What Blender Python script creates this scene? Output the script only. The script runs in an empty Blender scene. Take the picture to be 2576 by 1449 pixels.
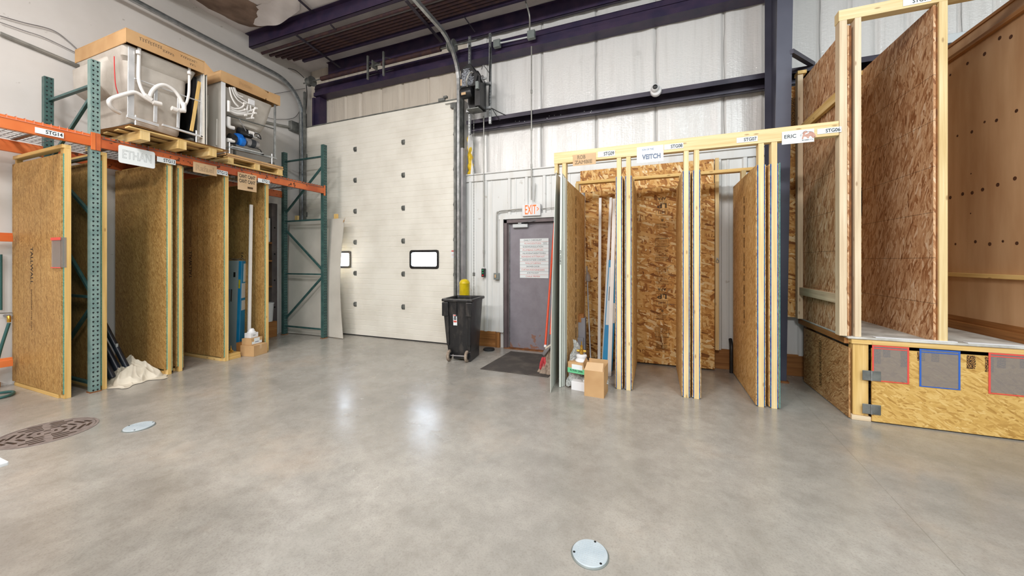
import bpy, bmesh, math, random
from mathutils import Vector, Matrix
R = random.Random(7)
SC = bpy.context.scene
COL = SC.collection

# ------------------------------------------------------------------ camera, world, lights, exposure
FPX, PPX, PPY, YAW, CH = 910.0, 1288.0, 657.0, math.radians(21.6), 1.46
cam = bpy.data.cameras.new('camera'); camo = bpy.data.objects.new('camera', cam); COL.objects.link(camo)
camo.location = (0, 0, CH); camo.rotation_euler = (math.pi/2, 0, YAW)
cam.sensor_width = 36; cam.lens = 36*FPX/2576; cam.shift_y = -67.5/2576; cam.clip_start = .02
SC.camera = camo
SC.view_settings.view_transform = 'Standard'; SC.view_settings.look = 'None'
SC.view_settings.gamma = 1; SC.view_settings.use_curve_mapping = False
SC.view_settings.exposure = 0.07
w = bpy.data.worlds.new('daylight'); SC.world = w; w.use_nodes = True
w.node_tree.nodes['Background'].inputs[0].default_value = (.72, .84, 1, 1)
w.node_tree.nodes['Background'].inputs[1].default_value = 75.0
def area(loc, sx, sy, power, col=(1, 1, 1), rot=(0, 0, 0)):
    l = bpy.data.lights.new('bay_light', 'AREA'); l.shape = 'RECTANGLE'; l.size = sx; l.size_y = sy
    l.energy = power; l.color = col
    o = bpy.data.objects.new('bay_light', l); o.location = loc; o.rotation_euler = rot; COL.objects.link(o); return o
WARM = (1, .95, .90); COOL = (.86, .97, 1.0)
area((-1.7, .4, 5.1), 1.3, .7, 105, (1, .98, .97), (.42, 0, 0))
area((-4.6, .2, 5.2), 1.3, .7, 80, WARM, (.42, 0, 0))
area((2.2, .2, 5.2), 1.3, .7, 75, COOL, (.42, 0, 0))
area((6.0, .2, 5.2), 1.3, .7, 75, COOL, (.42, 0, 0))
area((-4.6, -4.6, 5.2), 1.3, .7, 190, WARM, (.42, 0, 0))
area((-.8, -4.6, 5.2), 1.3, .7, 250, (1, .98, .97), (.42, 0, 0))
area((3.4, -4.6, 5.2), 1.3, .7, 230, COOL, (.42, 0, 0))
area((7.5, -4.6, 5.2), 1.3, .7, 120, COOL, (.42, 0, 0))

# ------------------------------------------------------------------ picture ray -> point on a known plane of the room
S_, C_ = math.sin(YAW), math.cos(YAW)
def ray(x, y):
    u = (x-PPX)/FPX; v = (PPY-y)/FPX
    return (-S_+u*C_, C_+u*S_, v)
def FL(x, y, z=0):
    d = ray(x, y); t = (z-CH)/d[2]; return (t*d[0], t*d[1], z)
def PY(x, y, Y):
    d = ray(x, y); t = Y/d[1]; return (t*d[0], Y, CH+t*d[2])
def PX(x, y, X):
    d = ray(x, y); t = X/d[0]; return (X, t*d[1], CH+t*d[2])

# ------------------------------------------------------------------ materials
def lin(c):
    c = c/255.0
    return c/12.92 if c <= .04045 else ((c+.055)/1.055)**2.4
def rgb(r, g, b): return (lin(r), lin(g), lin(b), 1)
class NT:
    def __init__(s, name):
        s.m = bpy.data.materials.new(name); s.m.use_nodes = True; s.t = s.m.node_tree; s.n = s.t.nodes
        s.b = s.n['Principled BSDF']
    def new(s, typ, **kw):
        n = s.n.new(typ)
        for k, v in kw.items():
            if k.startswith('i_'):
                n.inputs[k[2:].replace('_', ' ')].default_value = v
            else: setattr(n, k, v)
        return n
    def link(s, a, b): s.t.links.new(a, b)
    def ramp(s, fac, stops, interp='LINEAR'):
        r = s.n.new('ShaderNodeValToRGB'); cr = r.color_ramp; cr.interpolation = interp
        while len(cr.elements) < len(stops): cr.elements.new(.5)
        for e, (p, c) in zip(cr.elements, stops): e.position = p; e.color = c
        s.link(fac, r.inputs[0]); return r.outputs[0]
    def mix(s, fac, a, b, mode='MIX'):
        m = s.n.new('ShaderNodeMix'); m.data_type = 'RGBA'; m.blend_type = mode
        if isinstance(fac, (int, float)): m.inputs[0].default_value = fac
        else: s.link(fac, m.inputs[0])
        for i, x in ((6, a), (7, b)):
            if isinstance(x, tuple): m.inputs[i].default_value = x
            else: s.link(x, m.inputs[i])
        return m.outputs[2]
    def math(s, op, a, b=0, c=None):
        m = s.n.new('ShaderNodeMath'); m.operation = op
        for i, x in ((0, a), (1, b), (2, c)):
            if x is None: continue
            if isinstance(x, (int, float)): m.inputs[i].default_value = x
            else: s.link(x, m.inputs[i])
        return m.outputs[0]
    def coords(s, kind='UV', scale=(1, 1, 1), rot=(0, 0, 0), loc=(0, 0, 0)):
        if not hasattr(s, 'tc'): s.tc = s.n.new('ShaderNodeTexCoord')
        mp = s.n.new('ShaderNodeMapping'); mp.inputs['Scale'].default_value = scale
        mp.inputs['Rotation'].default_value = rot; mp.inputs['Location'].default_value = loc
        s.link(s.tc.outputs[kind], mp.inputs[0]); return mp.outputs[0]
    def noise(s, vec, scale, detail=4, rough=.5, out=0):
        n = s.n.new('ShaderNodeTexNoise'); n.inputs['Scale'].default_value = scale
        n.inputs['Detail'].default_value = detail; n.inputs['Roughness'].default_value = rough
        s.link(vec, n.inputs['Vector']); return n.outputs[out]
    def bump(s, h, strength=.2, dist=.01):
        b = s.n.new('ShaderNodeBump'); b.inputs['Strength'].default_value = strength; b.inputs['Distance'].default_value = dist
        s.link(h, b.inputs['Height']); s.link(b.outputs[0], s.b.inputs['Normal'])
    def col(s, c):
        if isinstance(c, tuple): s.b.inputs['Base Color'].default_value = c
        else: s.link(c, s.b.inputs['Base Color'])
    def pr(s, rough=.5, metal=0, spec=None):
        s.b.inputs['Roughness'].default_value = rough; s.b.inputs['Metallic'].default_value = metal
        if spec is not None: s.b.inputs['Specular IOR Level'].default_value = spec
def simple(name, c1, c2=None, rough=.5, metal=0, scale=6, bump=0, bscale=40, stretch=(1, 1, 1), kind='Object', spec=None, lo=.35, hi=.65):
    t = NT(name); v = t.coords(kind, stretch)
    if c2: t.col(t.ramp(t.noise(v, scale), [(lo, c1), (hi, c2)]))
    else: t.col(c1)
    t.pr(rough, metal, spec)
    if bump: t.bump(t.noise(v, bscale), bump, .004)
    return t.m
def osb(name, stops, ln=.075, wd=.018, contrast=1, lines=None, rough=.55, gloss=.3, base=0, spread=180):
    t = NT(name); vals = []; cover = []; t.coords('UV')
    for i in range(6):
        ang = base+spread*((i*.618) % 1-.5)
        mp0 = t.n.new('ShaderNodeMapping'); mp0.inputs['Rotation'].default_value = (0, 0, math.radians(ang))
        t.link(t.tc.outputs['UV'], mp0.inputs[0])
        mp1 = t.n.new('ShaderNodeMapping'); k = 1+.16*(i % 3)
        mp1.inputs['Scale'].default_value = (k/wd, 1/(ln*(1-.10*(i % 4))), 1); mp1.inputs['Location'].default_value = (3.3*i, 1.7*i, 0)
        nz = t.noise(mp0.outputs[0], 22, 2, out=1)
        va = t.n.new('ShaderNodeVectorMath'); va.operation = 'MULTIPLY_ADD'
        t.link(nz, va.inputs[0]); va.inputs[1].default_value = (.016, .03, 0); t.link(mp0.outputs[0], va.inputs[2])
        t.link(va.outputs[0], mp1.inputs[0])
        vo = t.n.new('ShaderNodeTexVoronoi'); vo.voronoi_dimensions = '2D'; vo.inputs['Scale'].default_value = 1
        t.link(mp1.outputs[0], vo.inputs['Vector'])
        sp = t.n.new('ShaderNodeSeparateColor'); t.link(vo.outputs['Color'], sp.inputs[0])
        mg = t.n.new('ShaderNodeMapping'); mg.inputs['Scale'].default_value = (260, 16, 1); t.link(mp0.outputs[0], mg.inputs[0])
        gr = t.noise(mg.outputs[0], 1, 2)
        # mid-heavy flake tone: mean of two random channels, plus the grain of that flake
        tone = t.math('ADD', t.math('MULTIPLY', sp.outputs[0], .72), t.math('MULTIPLY', sp.outputs[2], .28))
        vals.append(t.math('ADD', tone, t.math('MULTIPLY', t.math('SUBTRACT', gr, .5), .45))); cover.append(sp.outputs[1])
    cur = vals[0]
    for i in range(1, 6):
        m = t.math('GREATER_THAN', cover[i], .58)
        mx = t.n.new('ShaderNodeMix'); t.link(m, mx.inputs[0]); t.link(cur, mx.inputs[2]); t.link(vals[i], mx.inputs[3]); cur = mx.outputs[0]
    uv = t.coords('UV'); big = t.noise(uv, 2.2, 4)
    val = t.math('ADD', t.math('MULTIPLY_ADD', t.math('SUBTRACT', cur, .5), contrast, .5), t.math('MULTIPLY', t.math('SUBTRACT', big, .5), .30))
    c = t.ramp(val, stops)
    if lines:
        sp = t.n.new('ShaderNodeSeparateXYZ'); t.link(t.tc.outputs['UV'], sp.inputs[0])
        fr = t.math('FRACT', t.math('DIVIDE', sp.outputs[0 if lines[0] == 'v' else 1], lines[1]), 0)
        msk = t.math('LESS_THAN', fr, lines[2]/lines[1])
        dash = t.math('GREATER_THAN', t.noise(uv, 45, 2), .42)
        c = t.mix(t.math('MULTIPLY', t.math('MULTIPLY', msk, dash), .75), c, rgb(35, 28, 22))
    t.col(c); t.pr(rough, 0, gloss); t.bump(val, .2, .0015)
    return t.m
def wood(name, c1, c2, c3, rough=.6, knots=True, wave=1):
    t = NT(name)
    g = t.noise(t.coords('UV', (38, 1.3, 1)), 1, 5, .55)
    g2 = t.noise(t.coords('UV', (3, .5, 1)), 1, 2)
    v = t.math('ADD', t.math('MULTIPLY', g, .6), t.math('MULTIPLY', g2, .4))
    c = t.ramp(v, [(.36, c1), (.5, c2), (.64, c3)])
    if knots:
        vo = t.n.new('ShaderNodeTexVoronoi'); vo.voronoi_dimensions = '2D'; vo.inputs['Scale'].default_value = 1
        t.link(t.coords('UV', (9, 3.2, 1)), vo.inputs['Vector'])
        k = t.ramp(vo.outputs['Distance'], [(.04, (1, 1, 1, 1)), (.09, (0, 0, 0, 1))])
        sc_ = t.n.new('ShaderNodeSeparateColor'); t.link(vo.outputs['Color'], sc_.inputs[0])
        k = t.math('MULTIPLY', k, t.math('GREATER_THAN', sc_.outputs[0], .66))
        c = t.mix(t.math('MULTIPLY', k, .55), c, rgb(132, 84, 42))
    t.col(c); t.pr(rough, 0, .3); t.bump(v, .15, .002); return t.m

M = {}
M['osb_left'] = osb('osb_left', [(0, rgb(112, 76, 36)), (.28, rgb(148, 108, 56)), (.5, rgb(178, 138, 80)), (.72, rgb(198, 160, 100)), (1, rgb(224, 194, 140))], .05, .013, .46, ('v', .145, .0045), base=20, spread=120)
M['osb_left_plain'] = osb('osb_left_plain', [(0, rgb(112, 76, 36)), (.28, rgb(148, 108, 56)), (.5, rgb(178, 138, 80)), (.72, rgb(198, 160, 100)), (1, rgb(224, 194, 140))], .05, .013, .50, base=10, spread=120)
M['osb_gold'] = osb('osb_gold', [(0, rgb(120, 72, 30)), (.22, rgb(172, 114, 54)), (.45, rgb(212, 158, 86)), (.68, rgb(228, 182, 114)), (.86, rgb(240, 212, 158)), (1, rgb(248, 230, 196))], .12, .030, 1.0)
M['osb_side'] = osb('osb_side', [(0, rgb(132, 90, 48)), (.28, rgb(184, 138, 80)), (.5, rgb(212, 170, 108)), (.75, rgb(226, 190, 134)), (1, rgb(242, 218, 174))], .06, .015, .7, spread=100)
M['osb_pink'] = osb('osb_pink', [(0, rgb(110, 62, 34)), (.22, rgb(164, 110, 70)), (.48, rgb(204, 156, 114)), (.72, rgb(222, 182, 142)), (1, rgb(242, 216, 186))], .10, .020, .85, ('h', .40, .004), spread=70)
M['osb_yellow'] = osb('osb_yellow', [(0, rgb(120, 84, 38)), (.2, rgb(172, 128, 62)), (.45, rgb(208, 166, 92)), (.7, rgb(222, 184, 112)), (1, rgb(236, 208, 148))], .07, .016, .62, base=0, spread=90)
M['lumber'] = wood('lumber', rgb(214, 182, 126), rgb(232, 206, 154), rgb(243, 224, 180))
M['lumber_pink'] = wood('lumber_pink', rgb(206, 180, 148), rgb(226, 204, 172), rgb(238, 220, 190))
M['lumber_left'] = wood('lumber_left', rgb(206, 166, 96), rgb(226, 188, 118), rgb(240, 208, 146))
M['lumber_old'] = wood('lumber_old', rgb(128, 84, 44), rgb(160, 108, 60), rgb(182, 130, 78))
M['plywood'] = simple('plywood', rgb(186, 142, 100), rgb(214, 174, 132), .6, scale=1, stretch=(3, 5, .9), kind='Object', lo=.3, hi=.7)
M['pallet'] = wood('pallet', rgb(200, 164, 100), rgb(224, 190, 126), rgb(238, 212, 160))
M['foam_teal'] = simple('foam_teal', rgb(70, 140, 130), rgb(110, 170, 155), .8, scale=60)
M['foam_blue'] = simple('foam_blue', rgb(36, 66, 150), rgb(66, 128, 176), .8, scale=30)
M['frp'] = simple('frp', rgb(212, 218, 210), rgb(220, 224, 216), .35, scale=2)
M['sheet'] = simple('sheet', rgb(202, 196, 186), rgb(216, 210, 200), .6, scale=2)
def liner():
    t = NT('liner'); v = t.coords('Object')
    n = t.noise(t.coords('Object', (6, 6, .8)), 1.2, 5); n2 = t.noise(v, 9, 4)
    c = t.mix(t.ramp(n, [(.5, (0, 0, 0, 1)), (.75, (.35, .35, .35, 1))]), rgb(226, 227, 226), rgb(196, 184, 164))
    c = t.mix(t.ramp(n2, [(.68, (0, 0, 0, 1)), (.74, (.4, .4, .4, 1))]), c, rgb(150, 132, 110))
    t.col(c); t.pr(.38, 0, .5); return t.m
M['liner'] = liner()
def vinyl(name, base, dirt):
    t = NT(name)
    n = t.noise(t.coords('Object', (14, 1, 1.0)), 1, 5); n2 = t.noise(t.coords('Object'), 2.2, 5)
    c = t.mix(t.ramp(n, [(.5, (0, 0, 0, 1)), (.8, (.6, .6, .6, 1))]), base, dirt)
    c = t.mix(t.ramp(n2, [(.66, (0, 0, 0, 1)), (.76, (.3, .3, .3, 1))]), c, rgb(160, 156, 150))
    t.col(c); t.pr(.30, 0, .5); t.b.inputs['Coat Weight'].default_value = .8; t.b.inputs['Coat Roughness'].default_value = .05
    h = t.math('ADD', t.math('MULTIPLY', t.noise(t.coords('Object', (1, 1, 1.6)), 26, 4, .6), .7), t.math('MULTIPLY', t.noise(t.coords('Object', (22, 1, 1.2)), 1, 3), 1.2))
    t.bump(h, .5, .011); t.link(t.b.inputs['Normal'].links[0].from_socket, t.b.inputs['Coat Normal']); return t.m
M['vinyl'] = vinyl('vinyl', rgb(232, 230, 228), rgb(212, 209, 206))
M['vinyl_over'] = vinyl('vinyl_over', rgb(216, 206, 192), rgb(190, 180, 168))
M['seam'] = simple('seam', rgb(110, 108, 106), rgb(150, 148, 146), .7, scale=6)
M['ceil'] = simple('ceil', rgb(214, 208, 208), rgb(228, 223, 223), .55, scale=3, bump=.15, bscale=8)
def leftwall():
    t = NT('leftwall'); n = t.noise(t.coords('Object'), 1.1, 6, .6); n2 = t.noise(t.coords('Object'), 13, 4)
    c = t.ramp(n, [(.3, rgb(212, 208, 204)), (.65, rgb(224, 221, 218))])
    c = t.mix(t.ramp(n2, [(.7, (0, 0, 0, 1)), (.76, (.5, .5, .5, 1))]), c, rgb(150, 142, 134))
    t.col(c); t.pr(.6); t.bump(n2, .12, .004); return t.m
M['leftwall'] = leftwall()
M['plain'] = simple('plain', rgb(205, 203, 200), rough=.8)
M['purple'] = simple('purple', rgb(44, 36, 66), rgb(64, 48, 74), .45, .15, scale=5, bump=.1)
M['girt'] = simple('girt', rgb(42, 36, 52), rgb(66, 60, 74), .4, .2, scale=3)
M['pipe_iron'] = simple('pipe_iron', rgb(54, 36, 48), rgb(80, 54, 50), .6, .2, scale=9)
M['column'] = simple('column', rgb(60, 60, 76), rgb(78, 78, 94), .45, .1, scale=1.5)
M['galv'] = simple('galv', rgb(150, 154, 156), rgb(185, 188, 190), .35, .75, scale=14)
M['galv_dark'] = simple('galv_dark', rgb(104, 106, 104), rgb(138, 140, 136), .5, .5, scale=10)
M['conduit'] = simple('conduit', rgb(150, 150, 146), rgb(176, 174, 168), .4, .5, scale=8)
M['chrome'] = simple('chrome', rgb(226, 228, 230), rgb(246, 247, 248), .25, .45, scale=9)
M['rack_teal'] = simple('rack_teal', rgb(104, 138, 134), rgb(132, 160, 154), .45, .1, scale=12)
M['rack_green'] = simple('rack_green', rgb(44, 82, 82), rgb(62, 100, 98), .4, .1, scale=12)
M['hole'] = simple('hole', rgb(16, 18, 20), rough=.9)
def orange(name, chips, ca, cb):
    t = NT(name); v = t.coords('UV', (1, 1, 1)); n = t.noise(v, 13, 5, .6)
    c = t.ramp(t.noise(v, 2, 3), [(.4, ca), (.6, cb)])
    lo = .585 if chips else .74
    c = t.mix(t.ramp(n, [(lo, (0, 0, 0, 1)), (lo+.02, (1, 1, 1, 1))]), c, rgb(96, 50, 28))
    t.col(c); t.pr(.42, .05); return t.m
M['orange'] = orange('orange', False, rgb(214, 106, 50), rgb(232, 132, 72)); M['orange_worn'] = orange('orange_worn', True, rgb(176, 82, 44), rgb(214, 114, 62))
M['wire'] = simple('wire', rgb(120, 122, 122), rough=.4, metal=.6)
M['wire_red'] = simple('wire_red', rgb(236, 150, 120), rough=.5)
def board():
    t = NT('cardboard'); t.col(t.ramp(t.noise(t.coords('UV'), 2.5, 3), [(.4, rgb(190, 150, 106)), (.6, rgb(203, 165, 120))]))
    t.bump(t.noise(t.coords('UV', (180, 2, 1)), 1, 1), .12, .001); t.pr(.75, 0, .2); return t.m
M['cardboard'] = board()
M['card_light'] = simple('card_light', rgb(206, 172, 132), rgb(216, 184, 146), .75, scale=4)
M['white'] = simple('white', rgb(232, 232, 234), rough=.35)
M['paper'] = simple('paper', rgb(232, 238, 240), rough=.6)
M['pvc'] = simple('pvc', rgb(232, 228, 224), rgb(240, 238, 236), .3, scale=5)
M['shell'] = simple('shell', rgb(186, 178, 168), rgb(204, 197, 188), .5, scale=5, bump=.3, bscale=60)
M['tub_side'] = simple('tub_side', rgb(206, 202, 192), rgb(218, 214, 206), .35, scale=3)
M['black'] = simple('black', rgb(24, 24, 26), rgb(40, 40, 42), .4, scale=10)
def binm():
    t = NT('bin_plastic'); n = t.noise(t.coords('Object', (3, 3, 1)), 4, 5, .65)
    t.col(t.ramp(n, [(.5, rgb(28, 28, 30)), (.75, rgb(74, 68, 64))])); t.pr(.36, 0, .5)
    t.link(t.ramp(n, [(.4, (.3, .3, .3, 1)), (.7, (.5, .5, .5, 1))]), t.b.inputs['Roughness'])
    t.bump(t.noise(t.coords('Object'), 90, 3), .1, .002); return t.m
M['bin'] = binm()
M['yellow'] = simple('yellow', rgb(206, 178, 24), rgb(238, 212, 30), .35, scale=9)
M['doorgray'] = None
def doorg():
    t = NT('doorgray'); sp = t.n.new('ShaderNodeSeparateXYZ'); v = t.coords('Object'); t.link(v, sp.inputs[0])
    n = t.noise(v, 7, 6, .65)
    low = t.ramp(sp.outputs[2], [(.0, (.42, .42, .42, 1)), (.35, (.10, .10, .10, 1)), (1, (0, 0, 0, 1))])
    m = t.math('GREATER_THAN', t.math('ADD', t.math('MULTIPLY', low, .7), n), .78)
    c = t.mix(t.math('MULTIPLY', m, .7), t.ramp(n, [(.3, rgb(132, 126, 134)), (.7, rgb(146, 141, 149))]), rgb(150, 96, 58))
    t.col(c); t.pr(.42); return t.m
M['doorgray'] = doorg()
M['frame_gray'] = simple('frame_gray', rgb(92, 80, 82), rgb(112, 100, 102), .45, scale=4)
M['garage'] = simple('garage', rgb(226, 221, 210), rgb(238, 234, 224), .42, scale=2.5, lo=.3, hi=.6)
M['rubber'] = simple('rubber', rgb(32, 32, 34), rough=.7)
M['ink'] = simple('ink', rgb(40, 44, 50), rough=.6)
M['ink_red'] = simple('ink_red', rgb(206, 92, 80), rough=.6)
M['ink_blue'] = simple('ink_blue', rgb(90, 110, 150), rough=.6)
M['chalk'] = simple('chalk', rgb(176, 170, 156), rough=.9)
M['rail_grey2'] = simple('rail_grey2', rgb(138, 138, 146), rgb(156, 156, 164), .5, scale=4)
M['knot'] = simple('knot', rgb(66, 36, 18), rgb(92, 54, 28), .8, scale=30)
def dots(name, dark, base, sx, sy):
    t = NT(name); n = t.noise(t.coords('UV', (sx, sy, 1)), 1, 2)
    t.col(t.ramp(n, [(.47, base), (.50, dark)])); t.pr(.7, 0, .2); return t.m
M['stamp_dots'] = dots('stamp_dots', rgb(50, 36, 26), rgb(182, 134, 76), 160, 110)
M['stamp_dots2'] = dots('stamp_dots2', rgb(74, 54, 36), rgb(176, 134, 82), 90, 60)
M['osb_pink_plain'] = osb('osb_pink_plain', [(0, rgb(96, 60, 30)), (.25, rgb(150, 104, 60)), (.5, rgb(182, 136, 88)), (.75, rgb(200, 160, 112)), (1, rgb(222, 190, 148))], .07, .015, .75, spread=80)
M['white_print'] = simple('white_print', rgb(60, 62, 70), rgb(190, 196, 206), .5, scale=90, lo=.42, hi=.5)
M['stamp'] = simple('stamp', rgb(44, 34, 28), rough=.7)
M['stamp_soft'] = simple('stamp_soft', rgb(92, 66, 38), rough=.7)
M['blue_card'] = simple('blue_card', rgb(20, 140, 200), rgb(40, 160, 214), .45, scale=3)
M['grey_card'] = simple('grey_card', rgb(168, 178, 182), rgb(184, 192, 196), .5, scale=2)
M['green_tape'] = simple('green_tape', rgb(110, 204, 150), rough=.5)
M['brass'] = simple('brass', rgb(196, 150, 60), rgb(222, 178, 84), .28, .9, scale=12)
M['orange_handle'] = simple('orange_handle', rgb(222, 74, 30), rough=.35)
M['red_bristle'] = simple('red_bristle', rgb(190, 60, 70), rgb(224, 96, 100), .6, scale=40)
M['mop'] = simple('mop', rgb(128, 112, 98), rgb(168, 152, 136), .95, scale=30, bump=.6, bscale=70)
M['cloth'] = simple('cloth', rgb(204, 194, 176), rgb(222, 214, 198), .9, scale=5)
M['navy'] = simple('navy', rgb(24, 28, 38), rgb(36, 42, 54), .35, scale=8)
M['blue_motor'] = simple('blue_motor', rgb(16, 90, 176), rgb(24, 116, 206), .35, scale=8)
M['red'] = simple('red', rgb(214, 40, 40), rough=.4)
M['green'] = simple('green', rgb(40, 150, 96), rough=.4)
M['red_film'] = simple('red_film', rgb(228, 84, 74), rough=.45)
M['blue_film'] = simple('blue_film', rgb(52, 100, 190), rough=.45)
M['hose'] = simple('hose', rgb(44, 92, 90), rough=.4)
M['steel'] = simple('steel', rgb(138, 136, 138), rgb(160, 158, 160), .4, .6, scale=6)
M['white_steel'] = simple('white_steel', rgb(206, 210, 212), rough=.35, metal=.2)
M['fiber'] = simple('fiber', rgb(226, 182, 30), rgb(250, 214, 70), .95, scale=18, bump=.8, bscale=30)
M['rust_felt'] = simple('rust_felt', rgb(112, 92, 80), rgb(146, 124, 110), .9, scale=4, bump=.3)
M['rust'] = simple('rust', rgb(110, 66, 34), rgb(150, 96, 52), .8, scale=12)
M['iron'] = simple('iron', rgb(128, 116, 112), rgb(152, 140, 134), .6, .2, scale=20)
M['pit'] = simple('pit', rgb(40, 28, 20), rgb(66, 46, 30), .9, scale=14)
M['cover'] = simple('cover', rgb(176, 188, 196), rgb(190, 200, 206), .45, scale=10)
M['jbox'] = simple('jbox', rgb(120, 128, 126), rgb(142, 148, 146), .45, .3, scale=9)
M['mamm'] = simple('mamm', rgb(206, 164, 150), rgb(190, 140, 124), .7, scale=30)
M['rail_grey'] = simple('rail_grey', rgb(96, 88, 88), rgb(116, 106, 104), .5, .2, scale=5)
def deck():
    t = NT('deck_white'); n = t.noise(t.coords('Object'), 5, 5, .6)
    t.col(t.ramp(n, [(.4, rgb(176, 172, 164)), (.6, rgb(216, 213, 206))])); t.pr(.6); return t.m
M['deck'] = deck()
def mat_rubber():
    t = NT('mat_rubber')
    w1 = t.n.new('ShaderNodeTexWave'); w1.inputs['Scale'].default_value = 22; t.link(t.coords('Object', (1, 1, 1), (0, 0, .78)), w1.inputs[0])
    w2 = t.n.new('ShaderNodeTexWave'); w2.inputs['Scale'].default_value = 22; t.link(t.coords('Object', (1, 1, 1), (0, 0, -.78)), w2.inputs[0])
    n = t.noise(t.coords('Object'), 4, 5)
    h = t.math('MAXIMUM', w1.outputs[1], w2.outputs[1])
    t.col(t.mix(t.ramp(n, [(.45, (0, 0, 0, 1)), (.7, (1, 1, 1, 1))]), rgb(84, 78, 74), rgb(112, 104, 96))); t.pr(.8); t.bump(h, .9, .008); return t.m
M['mat'] = mat_rubber()
def glass(name, col, rough, alpha=None):
    t = NT(name); t.col(col); t.pr(rough); t.b.inputs['Transmission Weight'].default_value = 1; t.b.inputs['IOR'].default_value = 1.05
    return t.m
M['glass'] = glass('glass', (1, 1, 1, 1), .02)
def film():
    t = NT('clear_film'); t.col(rgb(158, 152, 150)); t.pr(.32); t.b.inputs['Alpha'].default_value = .45; return t.m
M['film'] = film()
def bubble():
    t = NT('bubble_wrap'); n = t.noise(t.coords('Object'), 45, 3)
    t.col(t.ramp(n, [(.4, rgb(160, 162, 160)), (.6, rgb(206, 208, 206))])); t.pr(.18, .2); t.bump(n, 1, .01); return t.m
M['bubble'] = bubble()
def exitm():
    t = NT('exit_glow'); t.col(rgb(240, 90, 20)); t.b.inputs['Emission Color'].default_value = rgb(255, 96, 24); t.b.inputs['Emission Strength'].default_value = .9; return t.m
M['exit'] = exitm()
def floorm():
    t = NT('concrete'); v = t.coords('Object')
    a = t.noise(v, .45, 8, .62); b = t.noise(v, 3.2, 8, .68); f = t.noise(v, 95, 3, .6); m_ = t.noise(t.coords('Object', (1, 1, 1), (0, 0, .5)), 11, 5, .7)
    c = t.ramp(a, [(.32, rgb(148, 143, 136)), (.5, rgb(174, 169, 161)), (.68, rgb(190, 186, 179))])
    c = t.mix(t.ramp(b, [(.34, (.42, .42, .42, 1)), (.6, (0, 0, 0, 1))]), c, rgb(130, 127, 121))
    c = t.mix(t.ramp(m_, [(.3, (.32, .32, .32, 1)), (.55, (0, 0, 0, 1)), (.72, (0, 0, 0, 1)), (.8, (.2, .2, .2, 1))]), c, rgb(130, 124, 116))
    c = t.mix(t.ramp(f, [(.3, (.28, .28, .28, 1)), (.5, (0, 0, 0, 1))]), c, rgb(112, 106, 100))
    c = t.mix(t.ramp(t.noise(v, .9, 6, .6), [(.55, (0, 0, 0, 1)), (.72, (.35, .35, .35, 1))]), c, rgb(184, 160, 136))
    # saw-cut control joint across the slab
    p, q = FL(2065, 1060), FL(2420, 1440)
    dx, dy = q[0]-p[0], q[1]-p[1]; L = math.hypot(dx, dy)
    sp = t.n.new('ShaderNodeSeparateXYZ'); t.link(v, sp.inputs[0])
    d = t.math('ABSOLUTE', t.math('ADD', t.math('MULTIPLY', t.math('SUBTRACT', sp.outputs[0], p[0]), -dy/L), t.math('MULTIPLY', t.math('SUBTRACT', sp.outputs[1], p[1]), dx/L)))
    c = t.mix(t.ramp(d, [(.001, (.55, .55, .55, 1)), (.004, (0, 0, 0, 1))]), c, rgb(120, 116, 106))
    t.col(c)
    r = t.ramp(t.noise(v, 2.5, 6, .6), [(.3, (.18, .18, .18, 1)), (.7, (.31, .31, .31, 1))]); t.link(r, t.b.inputs['Roughness'])
    t.b.inputs['Specular IOR Level'].default_value = .7
    t.bump(t.math('ADD', t.noise(v, 18, 5, .6), t.math('MULTIPLY', f, .3)), .12, .006); return t.m
M['floor'] = floorm()

def perf(name, c1, c2, cols, pitch, r, tail, metal=.1, rough=.42, hole=rgb(18, 24, 28)):
    t = NT(name); base = t.ramp(t.noise(t.coords('Object'), 12, 4), [(.4, c1), (.6, c2)])
    sp = t.n.new('ShaderNodeSeparateXYZ'); t.link(t.coords('UV'), sp.inputs[0])
    ax = t.math('SUBTRACT', t.math('ABSOLUTE', sp.outputs[0]), cols)
    v = t.math('MULTIPLY', t.math('SUBTRACT', t.math('FRACT', t.math('DIVIDE', sp.outputs[1], pitch)), .5), pitch)
    # teardrop: round head, narrowing tail below
    rad = t.math('SQRT', t.math('ADD', t.math('POWER', ax, 2), t.math('POWER', v, 2)))
    head = t.math('LESS_THAN', rad, r)
    tl_ = t.math('MULTIPLY', t.math('LESS_THAN', t.math('ABSOLUTE', ax), t.math('MULTIPLY', t.math('ADD', v, tail), r/tail*.9)), t.math('LESS_THAN', v, 0))
    m = t.math('MAXIMUM', head, tl_)
    t.col(t.mix(m, base, hole)); t.pr(rough, metal)
    t.link(t.math('MULTIPLY', t.math('SUBTRACT', 1, m), metal), t.b.inputs['Metallic']); return t.m
M['rack_teal_p'] = perf('rack_teal_p', rgb(118, 146, 142), rgb(138, 162, 156), .017, .0508, .0085, .017)
M['rack_green_p'] = perf('rack_green_p', rgb(56, 88, 86), rgb(70, 102, 98), .017, .0508, .0085, .017)
M['strut_p'] = perf('strut_p', rgb(140, 144, 146), rgb(170, 173, 175), 0, .05, .006, .02, .7, .35)

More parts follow.
